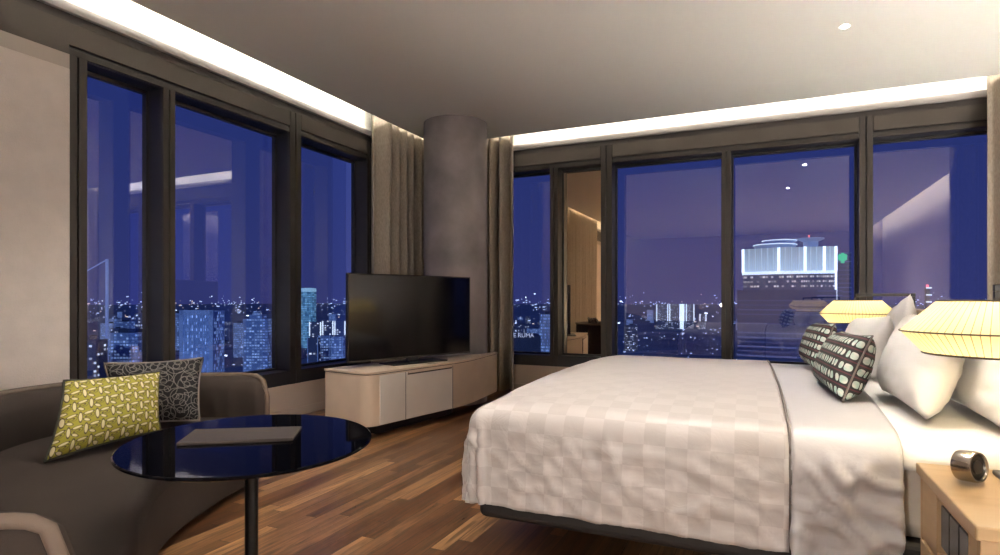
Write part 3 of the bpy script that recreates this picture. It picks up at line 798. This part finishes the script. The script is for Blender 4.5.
# television (built in local coordinates: width along local x, screen facing local -y)
ta = Vector((-3.10, 3.84)); tb = Vector((-2.639, 5.108)); tc_ = (ta+tb)/2; yaw = math.atan2(tb.y-ta.y, tb.x-ta.x)
TW, TH = (tb-ta).length, .735
tv = empty('television', (tc_.x, tc_.y, .522), rz=yaw, label='large flat black television standing on the low cabinet', cat='television')
z0 = .045
obj('tv_housing', box(BM(), -TW/2, TW/2, -.012, .022, z0, z0+TH), M['tvbody'], tv, bevel=.004, local=True)
obj('screen', box(BM(), -TW/2+.010, TW/2-.010, -.0145, -.0115, z0+.014, z0+TH-.010), M['screen'], tv, local=True)
bz = BM(); box(bz, -TW/2, TW/2, -.0165, -.012, z0, z0+.012); box(bz, -TW/2, TW/2, -.0165, -.012, z0+TH-.008, z0+TH)
box(bz, -TW/2, -TW/2+.008, -.0165, -.012, z0+.012, z0+TH-.008); box(bz, TW/2-.008, TW/2, -.0165, -.012, z0+.012, z0+TH-.008)
obj('bezel', bz, M['frame'], tv, local=True)
obj('stand_foot', box(BM(), -.30, .30, -.12, .10, 0, .012), M['tvbody'], tv, bevel=.004, local=True)
obj('stand_neck', box(BM(), -.06, .06, .0, .03, .012, z0+.08), M['tvbody'], tv, local=True)
obj('rear_bulge', box(BM(), -TW*.32, TW*.32, .022, .055, z0+.10, z0+.45), M['tvbody'], tv, bevel=.01, local=True)

# ------------------------------------------------------------------ sofa
sofa = empty('curved_sofa', (-2.6, 1.6, 0), label='dark taupe curved sofa with rolled rim wrapping round the black table', cat='sofa')
backp = crom([(-2.72, 2.63, 0), (-2.97, 2.63, 0), (-3.22, 2.47, 0), (-3.43, 2.16, 0), (-3.47, 1.84, 0), (-3.36, 1.50, 0), (-3.02, 1.12, 0), (-2.52, .80, 0), (-2.0, .60, 0), (-1.60, .615, 0), (-1.352, .757, 0)], 8)
frontp = crom([(-1.50, .90, 0), (-1.62, 1.09, 0), (-1.95, 1.33, 0), (-2.32, 1.70, 0), (-2.55, 2.16, 0), (-2.66, 2.54, 0)], 8)
cumul = [0]
for a, c in zip(backp, backp[1:]): cumul.append(cumul[-1]+(c-a).length)
TT = cumul[-1]
ZB = .62
def topz(s):
    e = min(s, TT-s); R_ = .10
    return ZB - (R_ - math.sqrt(max(0, R_*R_-(R_-e)**2)))*.9 if e < R_ else ZB
def nrm2(i):
    d = (backp[min(i+1, len(backp)-1)]-backp[max(i-1, 0)]).normalized(); return Vector((d.y, -d.x, 0))   # outward
# direction check: outward must point away from the seat centre
cen = Vector((-2.45, 1.65, 0))
bm = BM(); rings = []
th = .10
for i, p in enumerate(backp):
    n_ = nrm2(i)
    if n_.dot(p-cen) < 0: n_ = -n_
    tz = topz(cumul[i]); ring = []
    # inner padded face bulges inwards, outer is plain
    prof = [(-.015, .06), (-.0, .205), (.0, tz-.09), (-.004, tz-.03), (-.03, tz-.004), (-.055, tz-.002), (-th-.02, tz-.02), (-th-.045, tz-.08), (-th-.05, .42), (-th-.01, .205), (-th, .06)]
    e = min(cumul[i], TT-cumul[i]); k_ = min(1, .35+e/.25)
    for q, z in prof: ring.append(bm.verts.new(p+n_*(q*k_)+Vector((0, 0, z))))
    rings.append(ring)
for a, c in zip(rings, rings[1:]):
    for k in range(len(a)): bm.faces.new((a[k], a[(k+1) % len(a)], c[(k+1) % len(a)], c[k]))
bm.faces.new(rings[0]); bm.faces.new(rings[-1][::-1]); bmesh.ops.recalc_face_normals(bm, faces=bm.faces)
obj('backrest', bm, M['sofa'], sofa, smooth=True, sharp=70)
# rim: a soft roll along the top and down both ends
rim = []
p0, p1 = backp[0], backp[-1]
for z in (.09, .2, .32, .42, topz(0)-.03): rim.append(p0+Vector((0, 0, z)))
for i, p in enumerate(backp):
    if 0 < i < len(backp)-1:
        n_ = nrm2(i); n_ = -n_ if n_.dot(p-cen) < 0 else n_
        rim.append(p+n_*.0+Vector((0, 0, topz(cumul[i])-.002)))
for z in (topz(0)-.03, .42, .32, .2, .09): rim.append(p1+Vector((0, 0, z)))
obj('rolled_rim', tube(BM(), rim, .017, 12), M['sofa_lit'], sofa, smooth=True)
# seat: outline from the front curve and the back curve moved inwards
inner = []
for i, p in enumerate(backp):
    if i in (0, len(backp)-1): continue
    n_ = nrm2(i); n_ = -n_ if n_.dot(p-cen) < 0 else n_
    inner.append(p-n_*.07)
outl = [(p.x, p.y) for p in frontp] + [(p.x, p.y) for p in inner]
A = sum(outl[i-1][0]*outl[i][1]-outl[i][0]*outl[i-1][1] for i in range(len(outl)))
if A < 0: outl = outl[::-1]
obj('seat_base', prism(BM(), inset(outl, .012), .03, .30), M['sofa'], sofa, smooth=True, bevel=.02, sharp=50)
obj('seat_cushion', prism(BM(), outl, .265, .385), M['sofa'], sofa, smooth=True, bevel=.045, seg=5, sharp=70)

# cushions on the sofa
pillow('yellow_cushion', [(-2.76, 1.46, .40), (-2.76, 1.98, .425), (-2.93, 2.10, .70), (-2.93, 1.63, .71)][::1], .15, M['leaf'], 'yellow green cushion with cream petal print leaning on the sofa back', 'cushion', pipe=simple('dark_green_piping', (.02, .02, .01), .7), seed=3, wr=.006, corner=.5)
pillow('charcoal_cushion', [(-3.13, 1.98, .41), (-2.87, 2.29, .41), (-2.965, 2.39, .745), (-3.24, 2.00, .74)], .14, M['swirl'], 'charcoal cushion with thin ring outlines behind the yellow cushion', 'cushion', pipe=M['piping'], seed=6, wr=.006, corner=.5)

# ------------------------------------------------------------------ round table and folder
tx, ty_, tz_ = -1.563, 1.445, .615
tb_ = empty('round_table', (tx, ty_, 0), label='round black glass table on a thin black stem by the sofa', cat='table')
obj('glass_top', lathe(BM(), [(0, tz_-.012), (.384, tz_-.012), (.390, tz_-.008), (.390, tz_-.003), (.386, tz_), (0, tz_)], 128, tx, ty_), M['tableglass'], tb_, smooth=True, sharp=35)
ax = Vector((-tx, -ty_, 0)).normalized()
for v in list(bpy.data.objects['glass_top'].data.vertices): v.co += ax*(v.co.dot(ax))*.125
obj('stem', lathe(BM(), [(0, .02), (.0215, .02), (.0215, tz_-.03), (0, tz_-.03)], 32, tx, ty_), M['black_metal'], tb_, smooth=True, sharp=40)
obj('top_plate', lathe(BM(), [(0, tz_-.03), (.10, tz_-.03), (.11, tz_-.012), (0, tz_-.012)], 48, tx, ty_), M['black_metal'], tb_, smooth=True, sharp=40)
obj('base_disc', lathe(BM(), [(0, 0), (.20, 0), (.20, .010), (.19, .014), (.03, .022), (0, .022)], 64, tx, ty_), M['black_metal'], tb_, smooth=True, sharp=40)
def gp(u, v, z):      # floor-plan point of a photographed corner at height z (used only to measure)
    Z = 587*(1.08-z)/(v-300); X = (u-500)/587*Z; return (X*.9114-Z*.4115, X*.4115+Z*.9114)
q = [gp(176, 443, .625), gp(293, 438, .625), gp(302, 426, .625), gp(195, 429, .625)]
fo = obj('leather_folder', prism(BM(), q, tz_, tz_+.010), M['folder'], bevel=.003); tag(fo, 'closed brown leather folder lying on the black glass table', 'folder')

# ------------------------------------------------------------------ room behind the camera (seen mirrored in the glass)
ac = empty('armchair', (-3.1, -1.1, 0), rz=.6, label='dark upholstered armchair behind the camera, seen in the bronze mirror', cat='armchair')
bm = BM()
def shell(i, j):
    a = PI*1.25*(i-.5)+PI/2; r = .36+.03*math.sin(j*PI); return Vector((r*math.cos(a), r*math.sin(a), .15+j*(.62-.18*abs(2*i-1)**2)))
grid(bm, shell, 30, 8); obj('backrest', bm, M['sofa'], ac, smooth=True, solid=.07, local=True)
obj('seat', lathe(BM(), [(0, .2), (.29, .2), (.31, .25), (.31, .40), (.27, .44), (0, .45)], 40), M['sofa'], ac, smooth=True, local=True)
for sx, sy in ((.2, .2), (-.2, .2), (.2, -.2), (-.2, -.2)): obj('leg', tube(BM(), [(sx, sy, .21), (sx*1.15, sy*1.15, 0)], [.018, .011], 10), M['black_metal'], ac, local=True)
fl_ = empty('floor_lamp', (-3.52, -1.0, 0), label='brass floor lamp with warm shade in the corner behind the camera', cat='floor lamp')
M['brass'] = simple('brass', (.55, .38, .16), .25, metal=1)
obj('lamp_base', lathe(BM(), [(0, 0), (.15, 0), (.15, .015), (.02, .03), (0, .03)], 40), M['brass'], fl_, smooth=True, sharp=40, local=True)
obj('pole', tube(BM(), [(0, 0, .02), (0, 0, 1.32)], .011, 12), M['brass'], fl_, smooth=True, local=True)
bm = BM(); lathe(bm, [(.13, 1.42), (.19, 1.18)], 40); obj('lamp_shade', bm, M['shade'], fl_, smooth=True, local=True)
l = bpy.data.lights.new('floor_lamp_light', 'POINT'); l.energy = 20; l.color = (1, .70, .38); l.shadow_soft_size = .04
o = bpy.data.objects.new('floor_lamp_light', l); C.objects.link(o); o.location = (-3.52, -1.0, 1.30)

# ------------------------------------------------------------------ the city outside
GZ = -112
def facade(name, base, wincol, ww, hh, lit, strength, mw=.7, mh=.6, stripes=None, warm=None):
    m, N, L, b = mat(name)
    b.inputs['Base Color'].default_value = (*base, 1); b.inputs['Roughness'].default_value = .8
    tc = N.new('ShaderNodeTexCoord'); sp = N.new('ShaderNodeSeparateXYZ'); L.new(tc.outputs['Object'], sp.inputs[0])
    s = math_node(N, L, 'DIVIDE', math_node(N, L, 'ADD', sp.outputs[0], sp.outputs[1]), ww)
    t = math_node(N, L, 'DIVIDE', sp.outputs[2], hh)
    oi = N.new('ShaderNodeObjectInfo')
    cb = N.new('ShaderNodeCombineXYZ'); L.new(math_node(N, L, 'FLOOR', s), cb.inputs[0]); L.new(math_node(N, L, 'FLOOR', t), cb.inputs[1]); L.new(oi.outputs['Random'], cb.inputs[2])
    w = N.new('ShaderNodeTexWhiteNoise'); w.noise_dimensions = '3D'; L.new(cb.outputs[0], w.inputs['Vector'])
    on = math_node(N, L, 'LESS_THAN', w.outputs['Value'], lit)
    a = math_node(N, L, 'LESS_THAN', math_node(N, L, 'FRACT', s), mw); c = math_node(N, L, 'LESS_THAN', math_node(N, L, 'FRACT', t), mh)
    geo = N.new('ShaderNodeNewGeometry'); sn = N.new('ShaderNodeSeparateXYZ'); L.new(geo.outputs['Normal'], sn.inputs[0])
    wall = math_node(N, L, 'LESS_THAN', math_node(N, L, 'ABSOLUTE', sn.outputs[2]), .5)
    k = math_node(N, L, 'MULTIPLY', math_node(N, L, 'MULTIPLY', on, a), math_node(N, L, 'MULTIPLY', c, wall))
    br = math_node(N, L, 'ADD', math_node(N, L, 'MULTIPLY', w.outputs['Value'], strength/max(lit, .01)*.8), strength*.2)
    L.new(math_node(N, L, 'MULTIPLY', k, br), b.inputs['Emission Strength'])
    b.inputs['Emission Color'].default_value = (*wincol, 1)
    return m
CITYBLUE = (.30, .45, 1.0)
F1 = facade('facade_framed', (.45, .6, .85), (.35, .55, 1), 2.4, 3.6, .55, 1.3, .45, .8)  # blue in the facade base colours is painted-in distance haze
F2 = facade('facade_grid', (.30, .4, .6), (.40, .60, 1), 3.2, 3.4, .6, .9, .75, .55)
F3 = facade('facade_cyan', (.20, .5, .6), (.35, .75, 1), 6, 4, .85, .9, .9, .6)
F4 = facade('facade_sparse', (.10, .12, .2), (.75, .85, 1), 4.5, 4.0, .28, 1.8, .6, .5)
F5 = facade('facade_office', (.12, .16, .30), (.95, .92, .78), 1.6, 3.4, .6, 1.3, .8, .38)
F6 = facade('facade_banded', (.07, .10, .22), (.30, .36, .75), 60, 3.4, .9, .35, 1, .30)
WHITE = emis('flood_white', (.80, .92, 1), 1.6); WHITE2 = emis('led_line_white', (.85, .95, 1), 2.2); WHITE3 = emis('dim_led_line', (.75, .9, .95), .8)
M['pale'] = simple('pale_concrete', (.55, .68, .9), .8); M['darkc'] = simple('dark_concrete', (.05, .06, .10), .8)

def cworld(u, Z): X = (u-500)/587*Z; return Vector((X*.9114-Z*.4115, X*.4115+Z*.9114, 0))
def zat(v, Z): return 1.08-(v-300)*Z/587
YAW = math.radians(24.3)
def tower(name, u0, u1, vtop, Z, m, label, depth=None, yaw=YAW, z0=GZ, cat='building', group=None):
    w = (u1-u0)*Z/587; d = depth or w*.8; zt = zat(vtop, Z); c = cworld((u0+u1)/2, Z+d/2); c.z = z0
    r = empty(name, c, rz=yaw, label=label, cat=cat, group=group)
    obj('building_body', box(BM(), -w/2, w/2, -d/2, d/2, 0, zt-z0), m, r, local=True)
    return r, w, d, zt-z0
# framed pale tower
r, w, d, h = tower('office_tower', 187, 219, 311, 640, F1, 'pale square tower with bright vertical stripes seen in the middle left window')
bm = BM(); e = .9
for xx in (-w/2-e, w/2-3.2): box(bm, xx, xx+3.2+e, -d/2-e, -d/2+.5, 0, h+1)
box(bm, -w/2, w/2, -d/2-e, -d/2+.5, h-4.5, h+1); obj('facade_frame', bm, M['pale'], r, local=True)
bm = BM()
for k in range(6): xx = -w/2+5.5+k*(w-11)/5; box(bm, xx-.35, xx+.35, -d/2-.7, -d/2+.2, 0, h-4.5)
obj('facade_fins', bm, M['pale'], r, local=True)
r, w, d, h = tower('residential_tower', 247, 272, 319, 700, F2, 'bluish tower full of lit windows beside the second post of the left windows')
bm = BM(); box(bm, -w*.32, w*.2, -d*.3, d*.3, h, h+5); box(bm, -w*.2, 0, -d*.2, d*.2, h+5, h+9); obj('roof_block', bm, F2, r, local=True)
r, w, d, h = tower('residential_tower', 117, 145, 333, 620, F2, 'lit apartment tower low in the narrow left window')
obj('roof_block', box(BM(), -w*.3, w*.3, -d*.3, d*.3, h, h+4), M['darkc'], r, local=True)
r, w, d, h = tower('residential_tower', 150-70, 150-48, 340, 560, F4, 'dim tower at the left edge of the narrow left window')
obj('roof_block', box(BM(), -w*.3, w*.1, -d*.3, d*.3, h, h+4), M['darkc'], r, local=True)
# spire
Zs = 900; r = empty('spire_tower', (*cworld(107, Zs).xy, GZ), rz=YAW, label='thin pale spire with a slanted top line in the narrow left window', cat='tower')
hs = zat(259, Zs)-GZ
M['spire'] = emis('spire_glow', (.30, .45, .95), .35)  # floodlight on the spire put in as its own glow
obj('mast', box(BM(), -1.6, 1.6, -1.6, 1.6, 0, hs), M['spire'], r, local=True)
bm = BM(); tube(bm, [(0, 0, hs-1), (-22*Zs/587, 0, hs-13*Zs/587)], 1.0, 6); obj('slanted_beam', bm, M['spire'], r, local=True)
# cyan round tower
Zc = 1400; wr_ = 15*Zc/587/2; r = empty('round_tower', (*cworld(308.5, Zc).xy, GZ), label='floodlit cyan round tower in the window behind the television', cat='building')
hc = zat(292, Zc)-GZ
obj('building_body', lathe(BM(), [(0, 0), (wr_, 0), (wr_, hc), (0, hc)], 32), F3, r, local=True)
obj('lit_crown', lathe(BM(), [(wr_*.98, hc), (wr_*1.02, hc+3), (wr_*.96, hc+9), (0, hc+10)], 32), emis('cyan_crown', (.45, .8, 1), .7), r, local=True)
# tower rows by the television
for k, (u0, u1, vt, Z, m, lb) in enumerate([
    (309, 319, 338, 700, F4, 'short tower left of the twin blocks behind the television'),
    (320, 331, 336, 760, F2, 'left one of the twin lit blocks behind the television'),
    (333, 344, 337, 760, F2, 'right one of the twin lit blocks behind the television'),
    (311, 322, 322, 1100, F4, 'left block of the far row with bright corner lines behind the television'),
    (324, 334, 321, 1100, F4, 'middle block of the far row with bright corner lines behind the television'),
    (336, 346, 321, 1100, F4, 'right block of the far row with bright corner lines behind the television')]):
    r, w, d, h = tower('apartment_block', u0, u1, vt, Z, m, lb, group='apartment blocks seen through the left windows')
    for xx in (-w/2, w/2):
        bm = BM(); box(bm, xx-.9, xx+.9, -d/2-.9, -d/2+.9, h-26, h) if Z > 1000 else box(bm, xx-.5, xx+.5, -d/2-.5, -d/2+.5, 0, h+1)
        obj('corner_light' if Z > 1000 else 'corner_pier', bm, WHITE if Z > 1000 else M['pale'], r, local=True)
# slabs in the centre
for k, (u0, u1, vt, Z, lb) in enumerate([
    (656, 667, 304, 2300, 'first tall slab of the bright far row over the bed'), (669, 679, 304, 2300, 'second tall slab of the bright far row over the bed'),
    (680.5, 683, 304, 2300, 'brightest thin slab of the far row over the bed'), (685.5, 693, 304, 2300, 'last tall slab of the bright far row over the bed'),
    (699, 705, 314, 2300, 'low block right of the bright far row over the bed')]):
    r, w, d, h = tower('apartment_slab', u0, u1, vt, Z, F4 if k != 2 else WHITE, lb, group='far row of bright slabs over the bed', depth=20)
    for xx in (-w/2, w/2): obj('edge_light', box(BM(), xx-1.6, xx+1.6, -12, -10, 30, h), WHITE, r, local=True)
# the big floodlit tower
Zt = 420; px = Zt/587
u0, u1 = 742.5, 833.5; W_ = (u1-u0)*px; cT = cworld((u0+u1)/2, Zt+20)
zr = zat(247, Zt)-GZ; zl = zat(273, Zt)-GZ
r = empty('crowned_tower', (cT.x, cT.y, GZ), rz=YAW-math.atan((788-500)/587), label='large tower with a floodlit white crown in the window above the patterned cushions', cat='building')
def arcp(hw, sag, dep, n=20):
    return [(-hw+2*hw*k/n, -sag*(1-(2*k/n-1)**2)-dep/2) for k in range(n+1)] + [(hw, dep/2), (-hw, dep/2)]
hw = W_/2*.93
obj('building_body', prism(BM(), arcp(hw+4, 5, 30), 0, zl-12), F6, r, local=True)
obj('office_floors', prism(BM(), arcp(hw, 5, 30), zl-12, zl), F5, r, local=True)
mC, N, L, b = mat('crown_glass_glow')      # crown glass with its floodlight put in as emission, brighter at the foot
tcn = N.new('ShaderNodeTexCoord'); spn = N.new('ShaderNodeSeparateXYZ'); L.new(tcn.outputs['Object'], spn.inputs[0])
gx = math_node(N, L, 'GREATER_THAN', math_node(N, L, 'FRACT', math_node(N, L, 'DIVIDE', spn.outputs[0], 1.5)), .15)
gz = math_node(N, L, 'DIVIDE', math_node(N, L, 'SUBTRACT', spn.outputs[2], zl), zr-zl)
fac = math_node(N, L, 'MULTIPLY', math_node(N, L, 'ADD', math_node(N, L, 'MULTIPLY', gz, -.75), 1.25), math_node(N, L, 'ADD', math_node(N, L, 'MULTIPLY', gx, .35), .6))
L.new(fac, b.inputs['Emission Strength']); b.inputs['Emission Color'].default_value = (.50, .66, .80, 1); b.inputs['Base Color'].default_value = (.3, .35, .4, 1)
obj('glass_crown', prism(BM(), arcp(hw, 5, 30), zl, zr), mC, r, local=True)
bm = BM()
for f_ in (0, .07, .14, .21, .28, .34, .40, .47, .54, .62, .68, .74, .80, .88, .94, 1): 
    x = -hw+2*hw*f_; y = -5*(1-(2*f_-1)**2)-15; ww_ = .9 if f_ in (0, 1, .40, .68, .88) else .22
    obj('light_fin', box(BM(), x-ww_, x+ww_, y-1.0, y+.2, zl+1, zr), WHITE2 if ww_ > .5 else WHITE3, r, local=True)
obj('light_strip', box(BM(), hw-.7, hw+.7, -16, -14.6, zl-26*px*1.0-4, zl+1), WHITE2, r, local=True)
bm = BM(); prism(bm, [(x*1.02, y-.6) for x, y in arcp(hw, 5, 30)], zl-.6, zl+1.6); obj('light_ledge', bm, WHITE, r, local=True)
bm = BM(); lathe(bm, [(13, zr), (15, zr+3), (14, zr+4.2), (0, zr+4.6)], 40, -9, 0); lathe(bm, [(9, zr+4), (12, zr+6), (11, zr+6.8), (0, zr+7)], 40, -6, 0)
obj('roof_rings', bm, M['pale'], r, local=True, smooth=True, sharp=40)
bm = BM(); tube(bm, [(-9+15*math.cos(a*PI/20), 15*math.sin(a*PI/20), zr+3.4) for a in range(41)], .35, 6); tube(bm, [(-6+12*math.cos(a*PI/20), 12*math.sin(a*PI/20), zr+6.6) for a in range(41)], .3, 6)
obj('ring_lights', bm, WHITE, r, local=True)
bm = BM(); lathe(bm, [(5, zr), (5, zr+5), (9, zr+6.8), (9, zr+7.6), (0, zr+7.8)], 32, 15, 0); hp = obj('helipad', bm, M['pale'], r, local=True)
bm = BM(); box(bm, 13.4, 14.4, -.5, .5, zr+7.8, zr+10); obj('beacon', bm, emis('red_beacon', (1, .2, .15), 3), hp, local=True)
# side wing with a green roundel
wing = empty('side_wing_tower', (*(cworld(841.5, Zt+52)).xy, GZ), rz=YAW-math.atan(.49), label='dark narrow block with a green lit emblem right of the crowned tower', cat='building')
zw = zat(246, Zt)-GZ
obj('building_body', box(BM(), -8, 6, -10, 10, 0, zw-1), F6, wing, local=True)
bm = BM(); gzc = zat(253, Zt)-GZ
for a in range(6):
    ax, az = 2.0*math.cos(a*PI/3+.5), 2.0*math.sin(a*PI/3+.5)
    cyl_to(bm, (ax+.0, -10, gzc+az), (0, -1, 0), [(1.55, 0), (1.55, .5)], 16)
cyl_to(bm, (0, -10, gzc), (0, -1, 0), [(2.2, 0), (2.2, .5)], 20); box(bm, -1.3, 1.3, -10.5, -10, gzc-4.6, gzc-2)
obj('green_emblem', bm, emis('green_sign', (.05, .80, .42), .9), wing, local=True)
# sign over a dark low building
Zr = 90; cr_ = cworld(520, Zr)
rb = empty('hotel_annex', (cr_.x, cr_.y, GZ), rz=YAW, label='dark nearby roof block carrying small white lit lettering', cat='building')
zsg = zat(337.5, Zr)-GZ
obj('building_body', box(BM(), -5.2, 3.2, .3, 9, 0, zsg+.15), M['darkc'], rb, local=True)
fcu = bpy.data.curves.new('sign_text', 'FONT'); fcu.body = 'THE RUMA'; fcu.size = .9; fcu.align_x = 'RIGHT'; fcu.extrude = .03
tmp = bpy.data.objects.new('tmp', fcu); C.objects.link(tmp)
dg = bpy.context.evaluated_depsgraph_get(); me = bpy.data.meshes.new_from_object(tmp.evaluated_get(dg)); bpy.data.objects.remove(tmp)
me.materials.clear(); me.materials.append(emis('white_sign_letters', (.8, .85, 1), .9))
so = bpy.data.objects.new('sign_lettering', me); C.objects.link(so); so.parent = rb; so.rotation_euler = (PI/2, 0, 0); so.location = (2.15, .1, zsg+.02)

# light mast far right
r, w, d, h = tower('radio_mast', 925.5, 929, 287, 1500, M['darkc'], 'thin mast with red and white lights between the lamps', cat='mast')
for q in (0, 7, 14): obj('mast_light', box(BM(), -7, 7, -7, -5, h-4-q*2.55, h-.5-q*2.55), WHITE, r, local=True)
obj('beacon', box(BM(), -2, 2, -2, 2, h, h+6), emis('red_light', (1, .15, .2), 3), r, local=True)

# ground
bm = BM(); box(bm, -14000, 14000, -4000, 16000, GZ-2, GZ)
mg, N, L, b = mat('night_city_ground'); b.inputs['Roughness'].default_value = .9
tcn = N.new('ShaderNodeTexCoord'); n = N.new('ShaderNodeTexNoise'); n.inputs['Scale'].default_value = .004; n.inputs['Detail'].default_value = 8; L.new(tcn.outputs['Object'], n.inputs['Vector'])
rp = N.new('ShaderNodeValToRGB'); rp.color_ramp.elements[0].color = (.03, .05, .09, 1); rp.color_ramp.elements[1].color = (.22, .28, .42, 1); L.new(n.outputs['Fac'], rp.inputs[0]); L.new(rp.outputs[0], b.inputs['Base Color'])
g_ = obj('outside_ground', bm, mg); g_['kind'] = 'structure'; g_['label'] = 'dark city ground far below the windows'
# background blocks
protos = []
LB = [('plain dark block with scattered lit windows among the far city lights', F4), ('bluish block with many lit windows among the far city lights', F2)]
for k, (lb, m) in enumerate(LB):
    r = empty('city_block', (0, 0, GZ), label=lb, cat='building', group=('dark' if k == 0 else 'bluish')+' blocks of the distant city')
    obj('building_body', box(BM(), -14, 14, -10, 10, 0, 60), m, r, local=True); obj('roof_block', box(BM(), -4, 5, -4, 3, 60, 63), M['darkc'], r, local=True)
    protos.append(r)
cnt = 0
for k in range(120):
    u = random.uniform(60, 990); Z = random.uniform(900, 3800)
    if 640 < u < 740 and Z < 2500: continue
    if Z < 1500 and (740 < u): continue
    pr = protos[cnt % 2]; o = pr if cnt < 2 else copy_tree(pr); cnt += 1
    p = cworld(u, Z); p.z = GZ; o.location = p; o.rotation_euler = (0, 0, random.uniform(0, PI)); sc = random.uniform(.6, 1.25)
    zmax = (-(random.uniform(8, 30))*Z/587+1.08-GZ)/60
    o.scale = (sc, sc, max(.25, min(1.5, zmax*random.uniform(.7, 1))))
# the sea of small lights
LBM = BM()
def lights(n, mi, vr, seed, sz):
    random.seed(seed); bm = LBM
    for k in range(n):
        u = random.uniform(-300, 1500); v = vr[0]+(vr[1]-vr[0])*random.random()**1.7
        cl = noise.noise((u*.02, v*.15, seed))
        if cl < -.12+random.uniform(-.1, .2): continue
        hgt = random.choice((3, 8, 20, 35)); Z = (1.08-GZ-hgt)*587/v
        if Z > 5000: hgt += random.random()**2*Z*.008
        if Z > 13500: Z = 13500
        p = cworld(u, Z); q = Z/587*sz*random.uniform(.35, 1.1); p.z = GZ+hgt
        f = Vector((p.x, p.y, 0)).normalized(); s_ = Vector((f.y, -f.x, 0))
        a = q*random.choice((1, 1, 1.6, 2.6))
        vs = [bm.verts.new(p+s_*x*a/2+Vector((0, 0, z*q/2))) for x, z in ((-1, -1), (1, -1), (1, 1), (-1, 1))]
        vb = bm.verts.new(p+f*q/2)
        fs = [bm.faces.new(vs)]+[bm.faces.new((vs[(i+1) % 4], vs[i], vb)) for i in range(4)]
        for f_ in fs: f_.material_index = mi
lights(5600, 0, (1.5, 66), 4, .85); lights(1000, 1, (1.5, 60), 9, .8); lights(260, 2, (1.5, 60), 21, 1.1)
o = obj('outside_city_lights', LBM, emis('city_light_white', (.62, .75, 1), 1.6))
o.data.materials.append(emis('city_light_warm', (1, .78, .62), 1.4)); o.data.materials.append(emis('city_light_bright', (.8, .9, 1), 4.0))
tag(o, 'scatter of small white and warm street and window lights of the distant city', 'city lights', kind='stuff')

# added blue sun lamp behind the hotel, lifts the city facades
l = bpy.data.lights.new('city_fill_sun', 'SUN'); l.energy = 1.2; l.color = (.42, .62, 1); l.angle = .03
o = bpy.data.objects.new('city_fill_sun', l); C.objects.link(o); o.rotation_euler = Vector((-.45, .85, -.28)).to_track_quat('-Z', 'Y').to_euler()

# ------------------------------------------------------------------ sky
w = bpy.data.worlds.new('night_sky'); bpy.context.scene.world = w; w.use_nodes = True
N, L = w.node_tree.nodes, w.node_tree.links; bg = N['Background']
tcn = N.new('ShaderNodeTexCoord'); sp = N.new('ShaderNodeSeparateXYZ'); L.new(tcn.outputs['Generated'], sp.inputs[0])
rp = N.new('ShaderNodeValToRGB'); e = rp.color_ramp.elements
e[0].position = .0; e[0].color = (.030, .036, .135, 1); e[1].position = .75; e[1].color = (.013, .024, .125, 1)
k = e.new(.25); k.color = (.020, .031, .135, 1)
L.new(sp.outputs[2], rp.inputs[0]); L.new(rp.outputs[0], bg.inputs['Color']); bg.inputs['Strength'].default_value = 1.75

# ------------------------------------------------------------------ camera
cam = bpy.data.cameras.new('camera'); co = bpy.data.objects.new('camera', cam); C.objects.link(co)
co.location = (0, 0, 1.08); co.rotation_euler = (PI/2, 0, YAW)
cam.sensor_width = 36; cam.lens = .587*36; cam.shift_y = .0225; cam.clip_start = .05; cam.clip_end = 40000
S = bpy.context.scene; S.camera = co
S.view_settings.view_transform = 'Standard'; S.view_settings.look = 'None'; S.view_settings.gamma = 1; S.view_settings.exposure = .03
S.view_settings.use_curve_mapping = False
cy = S.cycles; cy.use_denoising = True; cy.max_bounces = 9; cy.diffuse_bounces = 5; cy.glossy_bounces = 4; cy.transparent_max_bounces = 12
cy.sample_clamp_indirect = 10; cy.caustics_reflective = False; cy.caustics_refractive = False
try: cy.denoiser = 'OPENIMAGEDENOISE'; cy.denoising_input_passes = 'RGB_ALBEDO_NORMAL'
except Exception: pass
